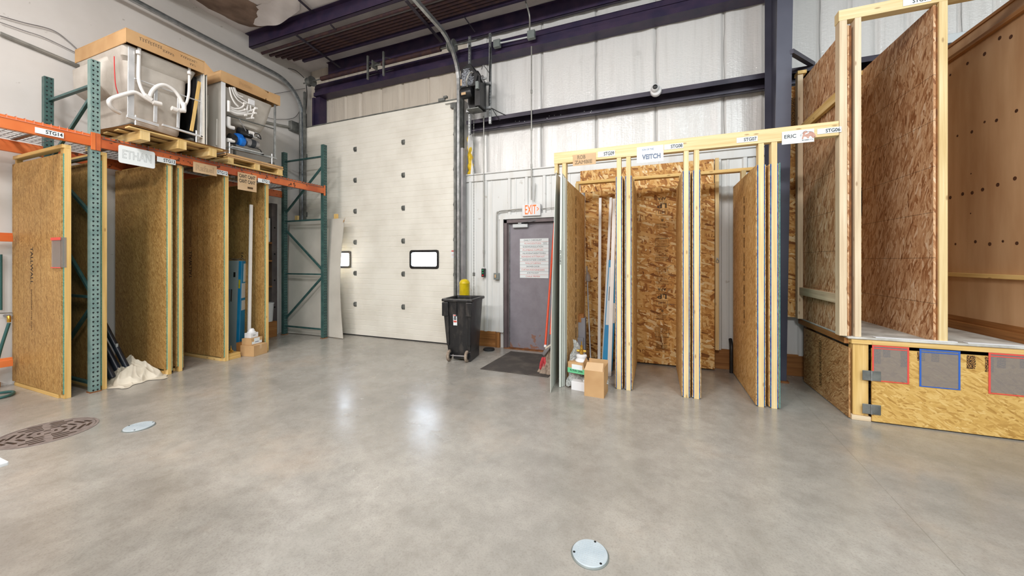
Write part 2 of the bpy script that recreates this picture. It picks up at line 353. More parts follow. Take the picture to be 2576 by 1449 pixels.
# ------------------------------------------------------------------ mesh builder
class B:
    def __init__(s): s.v = []; s.f = []
    def add(s, vs, fs):
        k = len(s.v); s.v += [tuple(p) for p in vs]; s.f += [tuple(i+k for i in f) for f in fs]; return s
    def box(s, x0, x1, y0, y1, z0, z1):
        if x0 > x1: x0, x1 = x1, x0
        if y0 > y1: y0, y1 = y1, y0
        if z0 > z1: z0, z1 = z1, z0
        return s.add([(x0, y0, z0), (x1, y0, z0), (x1, y1, z0), (x0, y1, z0), (x0, y0, z1), (x1, y0, z1), (x1, y1, z1), (x0, y1, z1)],
                     [(0, 3, 2, 1), (4, 5, 6, 7), (0, 1, 5, 4), (1, 2, 6, 5), (2, 3, 7, 6), (3, 0, 4, 7)])
    def bar(s, p, q, w, h, up=(0, 0, 1)):      # a square bar from p to q
        p, q = Vector(p), Vector(q); d = (q-p).normalized(); up = Vector(up)
        if abs(d.dot(up)) > .98: up = Vector((0, 1, 0))
        a = d.cross(up).normalized(); b = a.cross(d).normalized()
        vs = [e+a*sx*w/2+b*sz*h/2 for e in (p, q) for sx, sz in ((-1, -1), (1, -1), (1, 1), (-1, 1))]
        return s.add(vs, [(0, 1, 2, 3), (7, 6, 5, 4), (0, 4, 5, 1), (1, 5, 6, 2), (2, 6, 7, 3), (3, 7, 4, 0)])
    def prism(s, pts, axis, a, b):              # polygon in the two other axes, extruded along axis
        n = len(pts); vs = []
        for c in (a, b):
            for p in pts:
                vs.append({'x': (c, p[0], p[1]), 'y': (p[0], c, p[1]), 'z': (p[0], p[1], c)}[axis])
        fs = [tuple(range(n)), tuple(range(2*n-1, n-1, -1))]+[(i, i+n, (i+1) % n+n, (i+1) % n) for i in range(n)]
        return s.add(vs, fs)
    def tube(s, pts, r, n=10, r2=None, flat=1):
        pts = [Vector(p) for p in pts]; k = len(pts); vs = []; prev = None
        for i, p in enumerate(pts):
            d = (pts[min(i+1, k-1)]-pts[max(i-1, 0)]).normalized()
            if prev is None: a = d.cross(Vector((0, 0, 1)) if abs(d.z) < .9 else Vector((0, 1, 0))).normalized()
            else: a = (prev-d*prev.dot(d)).normalized()
            prev = a; b = d.cross(a); rr = r if r2 is None else r+(r2-r)*i/(k-1)
            vs += [p+a*math.cos(2*math.pi*j/n)*rr+b*math.sin(2*math.pi*j/n)*rr*flat for j in range(n)]
        fs = [tuple(range(n)), tuple(range(n*k-1, n*(k-1)-1, -1))]
        for i in range(k-1):
            for j in range(n):
                fs.append((i*n+j, (i+1)*n+j, (i+1)*n+(j+1) % n, i*n+(j+1) % n))
        return s.add(vs, fs)
    def lathe(s, prof, c, n=28, axis='z'):
        vs = []
        for r, h in prof:
            for j in range(n):
                a = 2*math.pi*j/n; x, y = r*math.cos(a), r*math.sin(a)
                vs.append({'z': (c[0]+x, c[1]+y, c[2]+h), 'x': (c[0]+h, c[1]+x, c[2]+y), 'y': (c[0]+x, c[1]+h, c[2]+y)}[axis])
        k = len(prof); fs = [tuple(range(n)), tuple(range(n*k-1, n*(k-1)-1, -1))]
        for i in range(k-1):
            for j in range(n): fs.append((i*n+j, i*n+(j+1) % n, (i+1)*n+(j+1) % n, (i+1)*n+j))
        return s.add(vs, fs)
    def grid(s, fn, nu, nv, thick=0):
        vs = [fn(i/nu, j/nv) for j in range(nv+1) for i in range(nu+1)]
        fs = [(j*(nu+1)+i, j*(nu+1)+i+1, (j+1)*(nu+1)+i+1, (j+1)*(nu+1)+i) for j in range(nv) for i in range(nu)]
        return s.add(vs, fs)
def smoothpath(pts, n=6):
    pts = [Vector(p) for p in pts]; out = []
    P = [pts[0]]+pts+[pts[-1]]
    for i in range(1, len(P)-2):
        for j in range(n):
            t = j/n; a, b, c, d = P[i-1], P[i], P[i+1], P[i+2]
            out.append(.5*((2*b)+(c-a)*t+(2*a-5*b+4*c-d)*t*t+(3*b-a-3*c+d)*t**3))
    out.append(pts[-1]); return out
ORG = {}
def mesh(name, b, mt, off=(0, 0, 0), smooth=False, long=None, uvoff=True, uvs=None):
    me = bpy.data.meshes.new(name)
    me.from_pydata([(x-off[0], y-off[1], z-off[2]) for x, y, z in b.v], [], b.f)
    bm = bmesh.new(); bm.from_mesh(me); bmesh.ops.recalc_face_normals(bm, faces=bm.faces)
    if b.v:
        ext = [max(v[i] for v in b.v)-min(v[i] for v in b.v) for i in range(3)]
        la = ext.index(max(ext)) if long is None else long
    uvl = bm.loops.layers.uv.new('UVMap'); ou, ov = (R.uniform(0, 30), R.uniform(0, 30)) if uvoff else (0, 0)
    if uvs: ou, ov = uvs
    for f in bm.faces:
        f.smooth = smooth
        n = f.normal; ax = max(range(3), key=lambda i: abs(n[i])); o = [i for i in range(3) if i != ax]
        if la in o: u_, v_ = [i for i in o if i != la][0], la
        else: u_, v_ = o
        for l in f.loops: l[uvl].uv = (l.vert.co[u_]+ou, l.vert.co[v_]+ov)
    bm.to_mesh(me); bm.free()
    if smooth: me.set_sharp_from_angle(angle=math.radians(40))
    me.materials.append(mt); return me
def bev(o, wdt):
    if wdt:
        m = o.modifiers.new('bevel', 'BEVEL'); m.width = wdt; m.segments = 2; m.limit_method = 'ANGLE'
def part(name, b, mt, parent, bevel=0, smooth=False, label=None, long=None, uvs=None):
    off = ORG[parent]
    o = bpy.data.objects.new(name, mesh(name, b, mt if not isinstance(mt, str) else M[mt], off, smooth, long, uvs=uvs)); COL.objects.link(o)
    o.parent = parent; ORG[o] = off; bev(o, bevel)
    if label: o['label'] = label
    return o
def thing(name, label, cat, loc=(0, 0, 0), rz=0, group=None):
    o = bpy.data.objects.new(name, None); COL.objects.link(o); o.location = loc; o.rotation_euler = (0, 0, rz)
    o.empty_display_size = .1
    o['label'] = label; o['category'] = cat
    if group: o['group'] = group
    ORG[o] = loc if rz == 0 else (0, 0, 0); return o     # rotated things are modelled in local coordinates
def solo(name, b, mt, label, cat, bevel=0, smooth=False, group=None, long=None, loc=None):
    lo = [min(v[i] for v in b.v) for i in range(3)]; hi = [max(v[i] for v in b.v) for i in range(3)]
    off = loc or ((lo[0]+hi[0])/2, (lo[1]+hi[1])/2, lo[2])
    o = bpy.data.objects.new(name, mesh(name, b, M[mt], off, smooth, long)); COL.objects.link(o); o.location = off; bev(o, bevel)
    o['label'] = label; o['category'] = cat
    if group: o['group'] = group
    ORG[o] = off; return o
def struct(name, b, mt, bevel=0, smooth=False, long=None):
    o = bpy.data.objects.new(name, mesh(name, b, M[mt], (0, 0, 0), smooth, long)); COL.objects.link(o); o['kind'] = 'structure'
    ORG[o] = (0, 0, 0); bev(o, bevel); return o
def text(name, s, parent, mt, p, right, up, wdt, hgt, outline=0, ext=.0006, fat=.012):
    cu = bpy.data.curves.new(name, 'FONT'); cu.body = s; cu.size = 1; cu.resolution_u = 3; cu.offset = 0 if outline else fat
    if outline: cu.fill_mode = 'NONE'; cu.bevel_depth = outline; cu.bevel_resolution = 0
    to = bpy.data.objects.new(name, cu); COL.objects.link(to)
    dg = bpy.context.evaluated_depsgraph_get(); me = bpy.data.meshes.new_from_object(to.evaluated_get(dg))
    bpy.data.objects.remove(to); bpy.data.curves.remove(cu)
    xs = [v.co.x for v in me.vertices]; ys = [v.co.y for v in me.vertices]
    r = Vector(right).normalized(); u = Vector(up).normalized(); n = r.cross(u)
    sx = wdt/(max(xs)-min(xs)); sy = hgt/(max(ys)-min(ys)); x0, y0 = min(xs), min(ys)
    P = Vector(p)-Vector(ORG[parent])
    for v in me.vertices:
        zz = (v.co.z*(sx+sy)/2) if outline else 0
        v.co = P+r*((v.co.x-x0)*sx)+u*((v.co.y-y0)*sy)+n*(zz+ext)
    me.name = name; me.materials.clear(); me.materials.append(M[mt])
    o = bpy.data.objects.new(name, me); COL.objects.link(o); o.parent = parent; ORG[o] = ORG[parent]; return o

# ================================================================== THE SHELL
XL, YF, ZC = -7.12, 5.80, 5.66       # left wall face, far insulated wall, ceiling height at the far wall
def cz(y): return ZC+(YF-y)*.045
struct('floor', B().box(XL-.2, 10, -8, 6.1, -.15, 0), 'floor')
struct('wall_left', B().box(XL-.2, XL, -8, 6.0, 0, 6.4), 'leftwall')
struct('wall_right', B().box(10, 10.2, -8, 6.1, 0, 6.4), 'plain')
struct('wall_rear', B().box(XL-.2, 10.2, -8.2, -8, 0, 6.4), 'plain')
# ceiling: roof insulation sagging a little between the purlins
def ceilf(u, v):
    x = XL-.15+(10.3-XL)*u; y = -8.1+(YF+8.35)*v
    return (x, y, cz(y)-.03*abs(math.sin(math.pi*(y-4.5)/1.3))-.008*math.sin(x*5.1))
cb = B().grid(ceilf, 110, 60); struct('ceiling', cb, 'ceil', smooth=True)
# far wall: vinyl faced insulation hanging in creased vertical lengths
seams = [PY(x, 200, 5.78)[0] for x in (820, 868, 905, 955, 1010, 1075, 1140, 1225, 1362, 1499, 1650, 1822, 1925, 2062, 2140, 2210, 2290, 2420, 2510)]
seams = [XL]+seams+[7, 8.5, 10]
DOORX0, DOORX1, DTOP = -6.86, -3.20, 4.27
def vin(x, z):
    d = min(abs(x-s) for s in seams)
    return 5.815+.028*math.exp(-(d/.018)**2)-.010*math.exp(-((d-.05)/.03)**2)+.006*math.sin(x*9+z*.7)+.004*math.sin(x*23+z*1.3)
def panelgrid(x0, x1, z0, z1):
    xs = sorted(set([x0+(x1-x0)*i/max(8, int((x1-x0)/.06)) for i in range(max(8, int((x1-x0)/.06))+1)]+[s+d for s in seams for d in (-.03, -.015, 0, .015, .03) if x0 < s+d < x1]))
    zs = [z0+(z1-z0)*j/12 for j in range(13)]
    vs = [(x, vin(x, z), z) for z in zs for x in xs]; n = len(xs)
    return vs, [(j*n+i, j*n+i+1, (j+1)*n+i+1, (j+1)*n+i) for j in range(12) for i in range(n-1)]
wf = B(); wf.add(*panelgrid(DOORX1+.02, 10, 2.6, 5.75)); wfo = struct('wall_far', wf, 'vinyl', smooth=True)
for sx_ in (1225, 1362, 1499, 1650, 1822, 2062, 2420):
    x_ = PY(sx_, 200, 5.80)[0]
    part('seam', B().tube([(x_+.006*math.sin(k*1.7), 5.805, 2.97+k*.22) for k in range(13)], .0028, 6), 'seam', wfo)
wo = B(); wo.add(*panelgrid(XL, DOORX1+.02, 4.2, 5.75)); struct('wall_far_over_door', wo, 'vinyl_over', smooth=True)
# ribbed white liner panel along the foot of the far wall
EX0, EX1, ETOP = -2.36, -1.16, 2.15        # exit door opening
def ribbed(x0, x1, z0, z1, y=5.62):
    pts = [(x0, y)]; x = x0
    while x < x1-.30:
        for dx, dy in ((.09, 0), (.105, -.028), (.145, -.028), (.16, 0), (.215, 0), (.222, -.008), (.24, -.008), (.247, 0)):
            pts.append((x+dx, y+dy))
        x += .302
    pts.append((x1, y)); pts += [(x1, 5.70), (x0, 5.70)]
    return B().prism(pts, 'z', z0, z1)
struct('wall_far_liner', ribbed(-3.13, EX0-.03, .26, 2.86), 'liner')
struct('wall_far_liner_over_door', ribbed(EX0-.03, EX1+.03, ETOP+.06, 2.86), 'liner')
struct('wall_far_liner_right', ribbed(EX1+.03, 10, .26, 2.86), 'liner')
struct('trim_1', B().box(-3.14, 10, 5.585, 5.615, 2.84, 2.965).box(-3.14, 10, 5.56, 5.8, 2.95, 2.968), 'liner', .002)
struct('trim_2', B().box(EX0-.09, EX1+.09, 5.585, 5.61, ETOP+.01, ETOP+.085).box(EX0-.075, EX0-.01, 5.585, 5.61, .26, ETOP+.01), 'liner', .002)
struct('trim_3', B().box(-3.13, -3.10, 5.57, 5.62, .26, 2.86), 'liner', .002)
# wooden kickboards where the liner stops above the slab
struct('baseboard_far', B().box(-3.1, -2.52, 5.60, 5.64, 0, .262), 'lumber_old', .003)
struct('baseboard_far_stud', B().box(-2.515, -2.44, 5.585, 5.64, 0, .25), 'lumber_old', .003)
struct('baseboard_far_right', B().box(EX1+.06, 10, 5.60, 5.64, 0, .27), 'lumber_old', .003)
struct('door_gap_seal', B().box(DOORX0-.05, DOORX1+.05, 5.545, 5.90, DTOP, DTOP+.03), 'vinyl_over')  # added strip that keeps daylight from leaking in over the overhead door
struct('wall_far_foot', B().box(-3.2, EX0-.03, 5.64, 5.75, 0, .28).box(EX1+.03, 10, 5.64, 5.75, 0, .28), 'plain')
struct('wall_far_outer', B().box(XL, DOORX0+.02, 5.84, 5.95, 0, 5.8).box(DOORX1-.02, EX0, 5.88, 5.95, 0, 5.8).box(EX0, 10, 5.88, 5.95, ETOP, 5.8).box(EX1, 10, 5.88, 5.95, 0, ETOP).box(DOORX0, DOORX1, 5.88, 5.95, 4.2, 5.8).box(EX0-.01, EX1+.01, 5.80, 5.86, 0, ETOP+.05), 'plain')
struct('wall_far_jamb', B().box(-3.205, -3.13, 5.545, 5.9, 0, 4.3).box(XL, -6.85, 5.545, 5.9, 0, 4.3), 'plain')

# ------------------------------------------------------------------ sectional overhead door
door = bpy.data.objects.new('door_1', None); COL.objects.link(door); door['kind'] = 'structure'; ORG[door] = (0, 0, 0)
DY = 5.49
def ribs(b, x0, x1, z0, z1):
    z = z0; n = max(1, round((z1-z0)/.1)); h = (z1-z0)/n; pts = [(5.545, z0)]
    for i in range(n):
        a = z0+i*h
        pts += [(DY+.004, a), (DY, a+.006), (DY, a+h-.006), (DY+.004, a+h-.0005)]
    pts.append((5.545, z1)); b.prism(pts, 'x', x0, x1)
W1 = (-4.18, -3.575); W0 = (-6.21, -5.605); WZ = (1.335, 1.650)
for k in range(7):
    z0, z1 = .61*k+(.014 if k == 0 else 0), .61*(k+1)+.0005
    b = B()
    if k == 2:
        ribs(b, DOORX0, W0[0], z0, z1); ribs(b, W0[1], W1[0], z0, z1); ribs(b, W1[1], DOORX1, z0, z1)
        for a, c in (W0, W1): ribs(b, a, c, z0, WZ[0]); ribs(b, a, c, WZ[1], z1)
    else: ribs(b, DOORX0, DOORX1, z0, z1)
    part('door_section', b, 'garage', door)
for a, c in (W0, W1):
    def rr(x0, x1, z0, z1, r):
        o = []
        for cx, cz_, a0 in ((x1-r, z1-r, 0), (x0+r, z1-r, 90), (x0+r, z0+r, 180), (x1-r, z0+r, 270)):
            for t in range(0, 91, 15): o.append((cx+r*math.cos(math.radians(a0+t)), cz_+r*math.sin(math.radians(a0+t))))
        return o
    po = rr(a-.012, c+.012, WZ[0]-.012, WZ[1]+.012, .05); pi_ = rr(a+.03, c-.03, WZ[0]+.03, WZ[1]-.03, .035); n = len(po)
    vs = []; fs = []
    for ring, y in ((po, 5.478), (pi_, 5.474), (pi_, 5.55), (po, 5.495)): vs += [(p[0], y, p[1]) for p in ring]
    for q in range(3):
        for i in range(n): fs.append((q*n+i, q*n+(i+1) % n, (q+1)*n+(i+1) % n, (q+1)*n+i))
    wfm = part('window_frame', B().add(vs, fs), 'black', door, smooth=True)
    part('pane', B().box(a+.015, c-.015, 5.515, 5.52, WZ[0]+.015, WZ[1]-.015), 'glass', wfm)
def hinge(x, z, y=DY):
    b = B().box(x-.032, x+.032, y-.006, y, z-.045, z+.05)
    b.bar((x-.035, y-.016, z), (x+.035, y-.016, z), .016, .016)
    b.box(x-.028, x-.014, y-.03, y, z-.025, z+.035).box(x+.014, x+.028, y-.03, y, z-.025, z+.035)
    return b
for k in range(1, 7):
    for x in (-5.49, -4.335): part('hinge', hinge(x, .61*k), 'galv_dark', door, .002)
    h = hinge(DOORX1-.03, .61*k); h.tube([(DOORX1-.06, DY-.03, .61*k), (-3.155, DY-.03, .61*k)], .008)
    part('roller_hinge', h, 'galv_dark', door, .002)
    h = hinge(DOORX0+.03, .61*k); h.tube([(DOORX0+.03, DY-.03, .61*k), (-6.9, DY-.03, .61*k)], .008)
    part('roller_hinge', h, 'galv_dark', door, .002)
part('bottom_seal', B().box(DOORX0, DOORX1, 5.485, 5.545, 0, .016), 'rubber', door)
part('top_seal', B().bar((DOORX0, 5.482, DTOP+.004), (DOORX1, 5.482, DTOP+.004), .02, .014), 'galv_dark', door)
sd = part('warning_label', B().box(-3.315, -3.24, DY-.003, DY, 1.52, 1.65), 'paper', door)
part('label_print', B().box(-3.31, -3.245, DY-.0045, DY-.003, 1.625, 1.648).box(-3.305, -3.25, DY-.0045, DY-.003, 1.58, 1.583).box(-3.305, -3.25, DY-.0045, DY-.003, 1.565, 1.568).box(-3.305, -3.25, DY-.0045, DY-.003, 1.55, 1.553), 'ink_red', sd)
part('top_bracket', B().box(-3.30, -3.20, 5.43, 5.49, 4.11, 4.19).box(-3.42, -3.22, 5.455, 5.47, 4.205, 4.215), 'galv_dark', door, .003)
part('cable_bracket', B().box(-3.56, -3.43, 5.45, 5.49, 4.275, 4.325).box(-3.45, -3.38, 5.44, 5.49, 4.315, 4.35), 'galv_dark', door, .003)

def track(name, xc, sgn, label):
    t = thing(name, label, 'door track', (xc, 5.44, 0))
    cv = [(xc, 5.44, 0), (xc, 5.44, 4.25)]
    for a in range(0, 91, 9):
        r = .62; cv.append((xc, 5.44-r+r*math.cos(math.radians(a)), 4.50+r*math.sin(math.radians(a))))
    cv += [(xc, 3.5, 5.15), (xc, 0, 5.27), (xc, -3.5, 5.38)]
    b = B()
    for i in range(len(cv)-1):       # channel made of web and two lips along the path
        p, q = Vector(cv[i]), Vector(cv[i+1])
        nrm = Vector((1, 0, 0)).cross((q-p).normalized())
        b.bar(p+Vector((sgn*.022, 0, 0)), q+Vector((sgn*.022, 0, 0)), .004, .058, nrm)
        for s in (-1, 1): b.bar(p+nrm*.028*s, q+nrm*.028*s, .05, .004, nrm)
    part('track_channel', b, 'galv', t, smooth=False)
    j = B().box(xc+sgn*.03, xc+sgn*.036, 5.40, 5.56, 0, 4.6).box(xc-sgn*.0, xc+sgn*.036, 5.54, 5.56, 0, 4.6)
    part('wall_angle', j, 'galv_dark', t)
    for k in range(7): part('track_bolt', B().lathe([(.012, 0), (.012, .012), (.004, .016)], (xc-.03, 5.42, .45+.61*k), 8, 'x'), 'galv_dark', t)
    return t
tr = track('door_track', -3.135, 1, 'galvanized door track curving up on the right side of the overhead door')
part('jamb_angle', B().box(-3.235, -3.185, 5.435, 5.45, .0, 4.2).box(-3.19, -3.185, 5.435, 5.47, 0, 4.2), 'galv_dark', tr)
part('upright_channel', B().box(-3.10, -3.055, 5.43, 5.55, 0, 3.4), 'steel', tr, .003)
tl = track('door_track', -6.90, -1, 'galvanized door track curving up beside the left white wall')
b = B(); b.box(-6.84, -6.80, 5.42, 5.46, 1.5, 5.0)
part('jamb_angle', b, 'galv_dark', tl)
solo('wall_bracket', B().box(-7.0, -6.93, 5.5, 5.62, 3.28, 3.42), 'rust', 'small rusty steel bracket on the wall at the left door track', 'bracket')
# torsion shaft with springs, drums and hanger brackets above the door
ts = thing('torsion_spring_assembly', 'rusty torsion spring shaft spanning above the overhead door', 'door spring', (-4.9, 5.36, 5.13))
part('shaft', B().tube([(-6.75, 5.36, 5.13), (-2.75, 5.36, 5.13)], .0135, 10), 'galv_dark', ts, smooth=True)
for x0, x1 in ((-6.25, -5.02), (-4.72, -3.45)):
    part('torsion_spring', B().tube([(x0, 5.36, 5.13), (x1, 5.36, 5.13)], .042, 14), 'pipe_iron', ts, smooth=True)
for x in (-6.55, -3.22):
    part('cable_drum', B().lathe([(.02, -.07), (.085, -.07), (.085, -.055), (.065, -.05), (.065, .03), (.10, .04), (.10, .055), (.02, .055)], (x, 5.36, 5.13), 24, 'x'), 'galv_dark', ts, smooth=True)
for x in (-5.0, -4.63):
    part('hanger_bracket', B().bar((x, 5.56, 5.30), (x, 5.30, 5.20), .03, .006).bar((x, 5.30, 5.30), (x, 5.30, 4.86), .03, .03).bar((x, 5.56, 5.1), (x, 5.3, 4.92), .03, .006), 'galv_dark', ts)
part('end_plate', B().box(-4.9, -4.885, 5.29, 5.43, 5.06, 5.2), 'galv_dark', ts)

# ------------------------------------------------------------------ steel frame of the building
def cgirt(z0, z1, x0, x1, yb=5.79, yf=5.57, lip_top=True):
    t = .006
    if lip_top: pts = [(yf, z1), (yb, z1), (yb, z1-t), (yf+t, z1-t), (yf+t, z1-.055), (yf, z1-.055)]
    else: pts = [(yf, z0), (yb, z0), (yb, z0+t), (yf+t, z0+t), (yf+t, z0+.07), (yf, z0+.07)]
    return pts
def steel_girt(z0, z1, x0, x1, label, low=True):
    b = B()
    b.prism([(5.57, z1-.065), (5.57, z1), (5.79, z1), (5.79, z1-.006), (5.576, z1-.006), (5.576, z1-.065)], 'x', x0, x1)
    b.box(x0, x1, 5.73, 5.736, z0, z1-.006)
    b.box(x0, x1, 5.66, 5.736, z0, z0+.006); b.box(x0, x1, 5.66, 5.665, z0, z0+.03)
    return solo('wall_girt', b, 'girt', label, 'steel girt', loc=((x0+x1)/2, 5.7, z0))
g1 = steel_girt(3.735, 3.905, -3.06, 10, 'long dark steel girt across the insulated wall behind the dome camera')
for _ in range(14): part('screw_tip', B().lathe([(.007, 0), (.007, .006), (.002, .009)], (R.uniform(-2.4, -.9), 5.722, R.uniform(3.76, 3.84)), 6, 'y'), 'white_steel', g1)
bt = B().prism([(5.57, 4.945), (5.79, 4.945), (5.79, 4.951), (5.576, 4.951), (5.576, 5.02), (5.57, 5.02)], 'x', -6.72, 10)
bt.box(-6.72, 10, 5.60, 5.61, 5.0, 5.19); bt.box(-6.72, 10, 5.60, 5.79, 5.185, 5.195); bt.box(-6.72, 10, 5.585, 5.60, 5.10, 5.11)
solo('header_girt', bt, 'purple', 'dark purplish steel header girt running above the overhead door', 'steel girt')
solo('door_jamb_channel', B().box(-6.79, -6.60, 5.62, 5.79, 4.28, 4.94).box(-6.80, -6.74, 5.6, 5.62, 4.28, 4.94), 'purple', 'short dark steel jamb post at the upper left corner of the overhead door', 'steel post')
def purlin(y, x0, x1, label, h=.22, fl=.07):
    zt = cz(y)-.02; zb = zt-h
    b = B().box(x0, x1, y, y+.006, zb, zt).box(x0, x1, y, y+fl, zb, zb+.006).box(x0, x1, y+fl-.005, y+fl, zb, zb+.025).box(x0, x1, y-fl, y, zt-.006, zt)
    return solo('roof_purlin', b, 'purple', label, 'roof purlin', loc=((x0+x1)/2, y, zb))
purlin(4.50, XL+.02, 10, 'deep dark steel roof purlin nearest the torn ceiling insulation')
purlin(5.70, -6.45, 10, 'dark steel eave purlin just above the torsion springs', .23, .05)
purlin(3.0, XL+.02, 10, 'dark steel roof purlin over the middle of the room')
for i, y in enumerate((4.72, 4.83, 4.90, 4.97, 5.04, 5.11)):
    z = 5.475
    solo('steel_pipe', B().tube([(-7.06+.07*i, y, z), (9.9, y, z)], .026, 12), 'pipe_iron',
         ['dark iron pipe set apart from the pipe bundle under the ceiling', 'bundled dark iron pipe under the ceiling nearest the separate pipe', 'second bundled iron pipe under the ceiling from the separate pipe', 'middle one of the five bundled iron pipes under the ceiling', 'fourth bundled iron pipe under the ceiling, next to the last one', 'bundled iron pipe under the ceiling nearest the far wall'][i], 'pipe', smooth=True,
         group='iron pipes hung under the ceiling')
solo('purlin_channel', B().box(-6.55, 10, 5.17, 5.22, 5.445, 5.56), 'purple', 'dark steel channel lying along the pipe bundle below the ceiling', 'steel channel')
def strap(name, p, q, wd, label, grp=None):
    return solo(name, B().bar(p, q, wd, .012), 'girt', label, 'brace strap', group=grp)
strap('brace_strap', FL(745, 88, 5.44), FL(856, 170, 5.42), .045, 'dark flat brace strap crossing under the pipe bundle by the left wall')
strap('brace_strap', FL(1022, 2, 5.44), FL(1112, 106, 5.42), .055, 'dark perforated brace strap under the pipes beside the curved track')
strap('brace_strap', FL(752, 0, 5.66), FL(788, 32, 5.66), .04, 'short dark strap crossing the ceiling insulation above the big purlin')
strap('brace_strap', FL(1166, 40, 5.44), FL(1195, 80, 5.44), .014, 'thin dark rod hanging between pipes and shaft above the opener')
strap('brace_strap', FL(832, 62, 5.46), FL(845, 76, 5.46), .03, 'tiny bolted strap between the big purlin and the first pipe')
# main frame column, tapered towards the eave
col = thing('steel_column', 'tall dark grey tapered steel column between the timber bays', 'steel column', (1.42, 5.4, 0))
X0c, X1c = 1.315, 1.465
b = B().add([(X0c, 5.25, .02), (X1c, 5.25, .02), (X1c, 5.262, .02), (X0c, 5.262, .02), (X0c, 4.97, 5.6), (X1c, 4.97, 5.6), (X1c, 4.985, 5.6), (X0c, 4.985, 5.6)], [(0, 1, 2, 3), (4, 5, 6, 7), (0, 1, 5, 4), (1, 2, 6, 5), (2, 3, 7, 6), (3, 0, 4, 7)])
part('front_flange', b, 'column', col)
part('rear_flange', B().box(X0c, X1c, 5.54, 5.552, .02, 5.6), 'column', col)
part('web', B().add([(1.386, 5.26, .02), (1.394, 5.26, .02), (1.394, 5.54, .02), (1.386, 5.54, .02), (1.386, 4.98, 5.6), (1.394, 4.98, 5.6), (1.394, 5.54, 5.6), (1.386, 5.54, 5.6)], [(0, 1, 2, 3), (4, 5, 6, 7), (0, 1, 5, 4), (1, 2, 6, 5), (2, 3, 7, 6), (3, 0, 4, 7)]), 'column', col)
part('base_plate', B().box(X0c-.02, X1c+.02, 5.22, 5.57, 0, .02), 'rust', col)
part('bolt', B().lathe([(.016, 0), (.016, -.014), (.006, -.018)], (1.45, 5.08, 3.98), 8, 'y'), 'rust', col)
solo('flange_brace', B().bar(PY(1990, 130, 5.05), PY(2045, 163, 5.62), .05, .05), 'column', 'grey angle brace running from the steel column back to the wall girt', 'steel brace')
solo('column_cable', B().tube(smoothpath([(1.33, 5.0, 5.5), (1.27, 5.02, 5.1), (1.22, 5.05, 4.95), (1.26, 5.1, 4.6)]), .006), 'black', 'black cable drooping beside the top of the dark steel column', 'cable', smooth=True)

# ------------------------------------------------------------------ exit door
d2 = bpy.data.objects.new('door_2', None); COL.objects.link(d2); d2['kind'] = 'structure'; ORG[d2] = (0, 0, 0)
part('door_frame', B().box(EX0, EX0+.055, 5.59, 5.80, 0, ETOP).box(EX0+.055, EX0+.075, 5.62, 5.80, 0, ETOP-.05).box(EX1-.055, EX1, 5.59, 5.80, 0, ETOP).box(EX0, EX1, 5.59, 5.80, ETOP-.055, ETOP), 'frame_gray', d2, .003)
part('door_slab', B().box(EX0+.078, EX1-.06, 5.66, 5.70, .012, ETOP-.06), 'doorgray', d2, .002)
part('threshold', B().box(EX0, EX1, 5.58, 5.72, 0, .014), 'rust', d2)
part('hinge_bead', B().box(EX0+.076, EX0+.088, 5.645, 5.662, .02, ETOP-.06), 'galv', d2)
cl = part('door_closer', B().box(-2.21, -1.945, 5.60, 5.66, 2.015, 2.075), 'white_steel', d2, .008)
part('closer_arm', B().bar((-2.08, 5.62, 2.095), (-1.90, 5.53, 2.10), .03, .008).bar((-1.90, 5.53, 2.10), (-1.80, 5.60, 2.12), .025, .008).box(-2.11, -2.05, 5.60, 5.64, 2.08, 2.125), 'galv', cl)
part('door_knob', B().lathe([(.03, 0), (.03, -.01), (.012, -.015), (.012, -.05), (.03, -.06), (.03, -.08), (.01, -.09)], (-1.30, 5.66, 1.0), 20, 'y'), 'chrome', d2, smooth=True)

sg = thing('checklist_board', 'white handwritten checklist board fixed to the grey exit door', 'sign', (-1.82, 5.655, 1.0))
p0 = PY(1308, 700, 5.652); p1 = PY(1380, 601, 5.652)
SX0, SX1, SZ0, SZ1 = p0[0], p1[0], 1.182, 1.832
part('board', B().box(SX0, SX1, 5.650, 5.658, SZ0, SZ1), 'paper', sg)
lines = [('DAILY CHECKLIST', 0), ('PLYWOOD/STUDS/', 1), ('SCREWS/INSULATION', 0), ('PLUMBING SUPPLIES', 1), ('VALVE/DENATURED/P.TOWELS', 0), ('ADHESIVE KIT/TRIM KIT', 1), ('INSIDE/OUTSIDE CORNERS', 0), ('WALLS/TUB/PAN', 1), ('SHOWER DOOR', 0), ('CURTAIN ROD/GRAB BARS', 1), ('JOB PACKET', 0), ('CHALK PRIMER', 1)]
for i, (s, r) in enumerate(lines):
    zt = SZ1-(i+1)*.0541+.014; wd = min(.40, .0205*len(s)); x0 = (SX0+SX1)/2-wd/2-(.02 if len(s) < 22 else 0)
    text('handwriting', s, sg, ['ink', 'ink_red'][r], (x0, 5.650, zt), (1, 0, 0), (0, 0, 1), wd, .026, fat=0)
    if i: part('rule', B().box(SX0, SX1, 5.6485, 5.650, SZ1-i*.0541, SZ1-i*.0541+.0025), ['ink', 'ink_red'][r], sg)
text('handwriting', 'LIGHT', sg, 'ink', (SX1-.095, 5.650, SZ1-.072), (1, 0, 0), (0, 0, 1), .08, .012)
text('handwriting', 'PATH', sg, 'ink', (SX1-.085, 5.650, SZ1-.096), (1, 0, 0), (0, 0, 1), .06, .014)
ex = thing('exit_sign', 'lit EXIT sign with orange letters above the grey exit door', 'exit sign', (-1.9, 5.58, 2.2))
EXa = PY(1313, 543, 5.53); EXb = PY(1359, 513, 5.53)
part('housing', B().box(EXa[0], EXb[0], 5.535, 5.60, EXa[2]-.005, EXb[2]+.005), 'white', ex, .006)
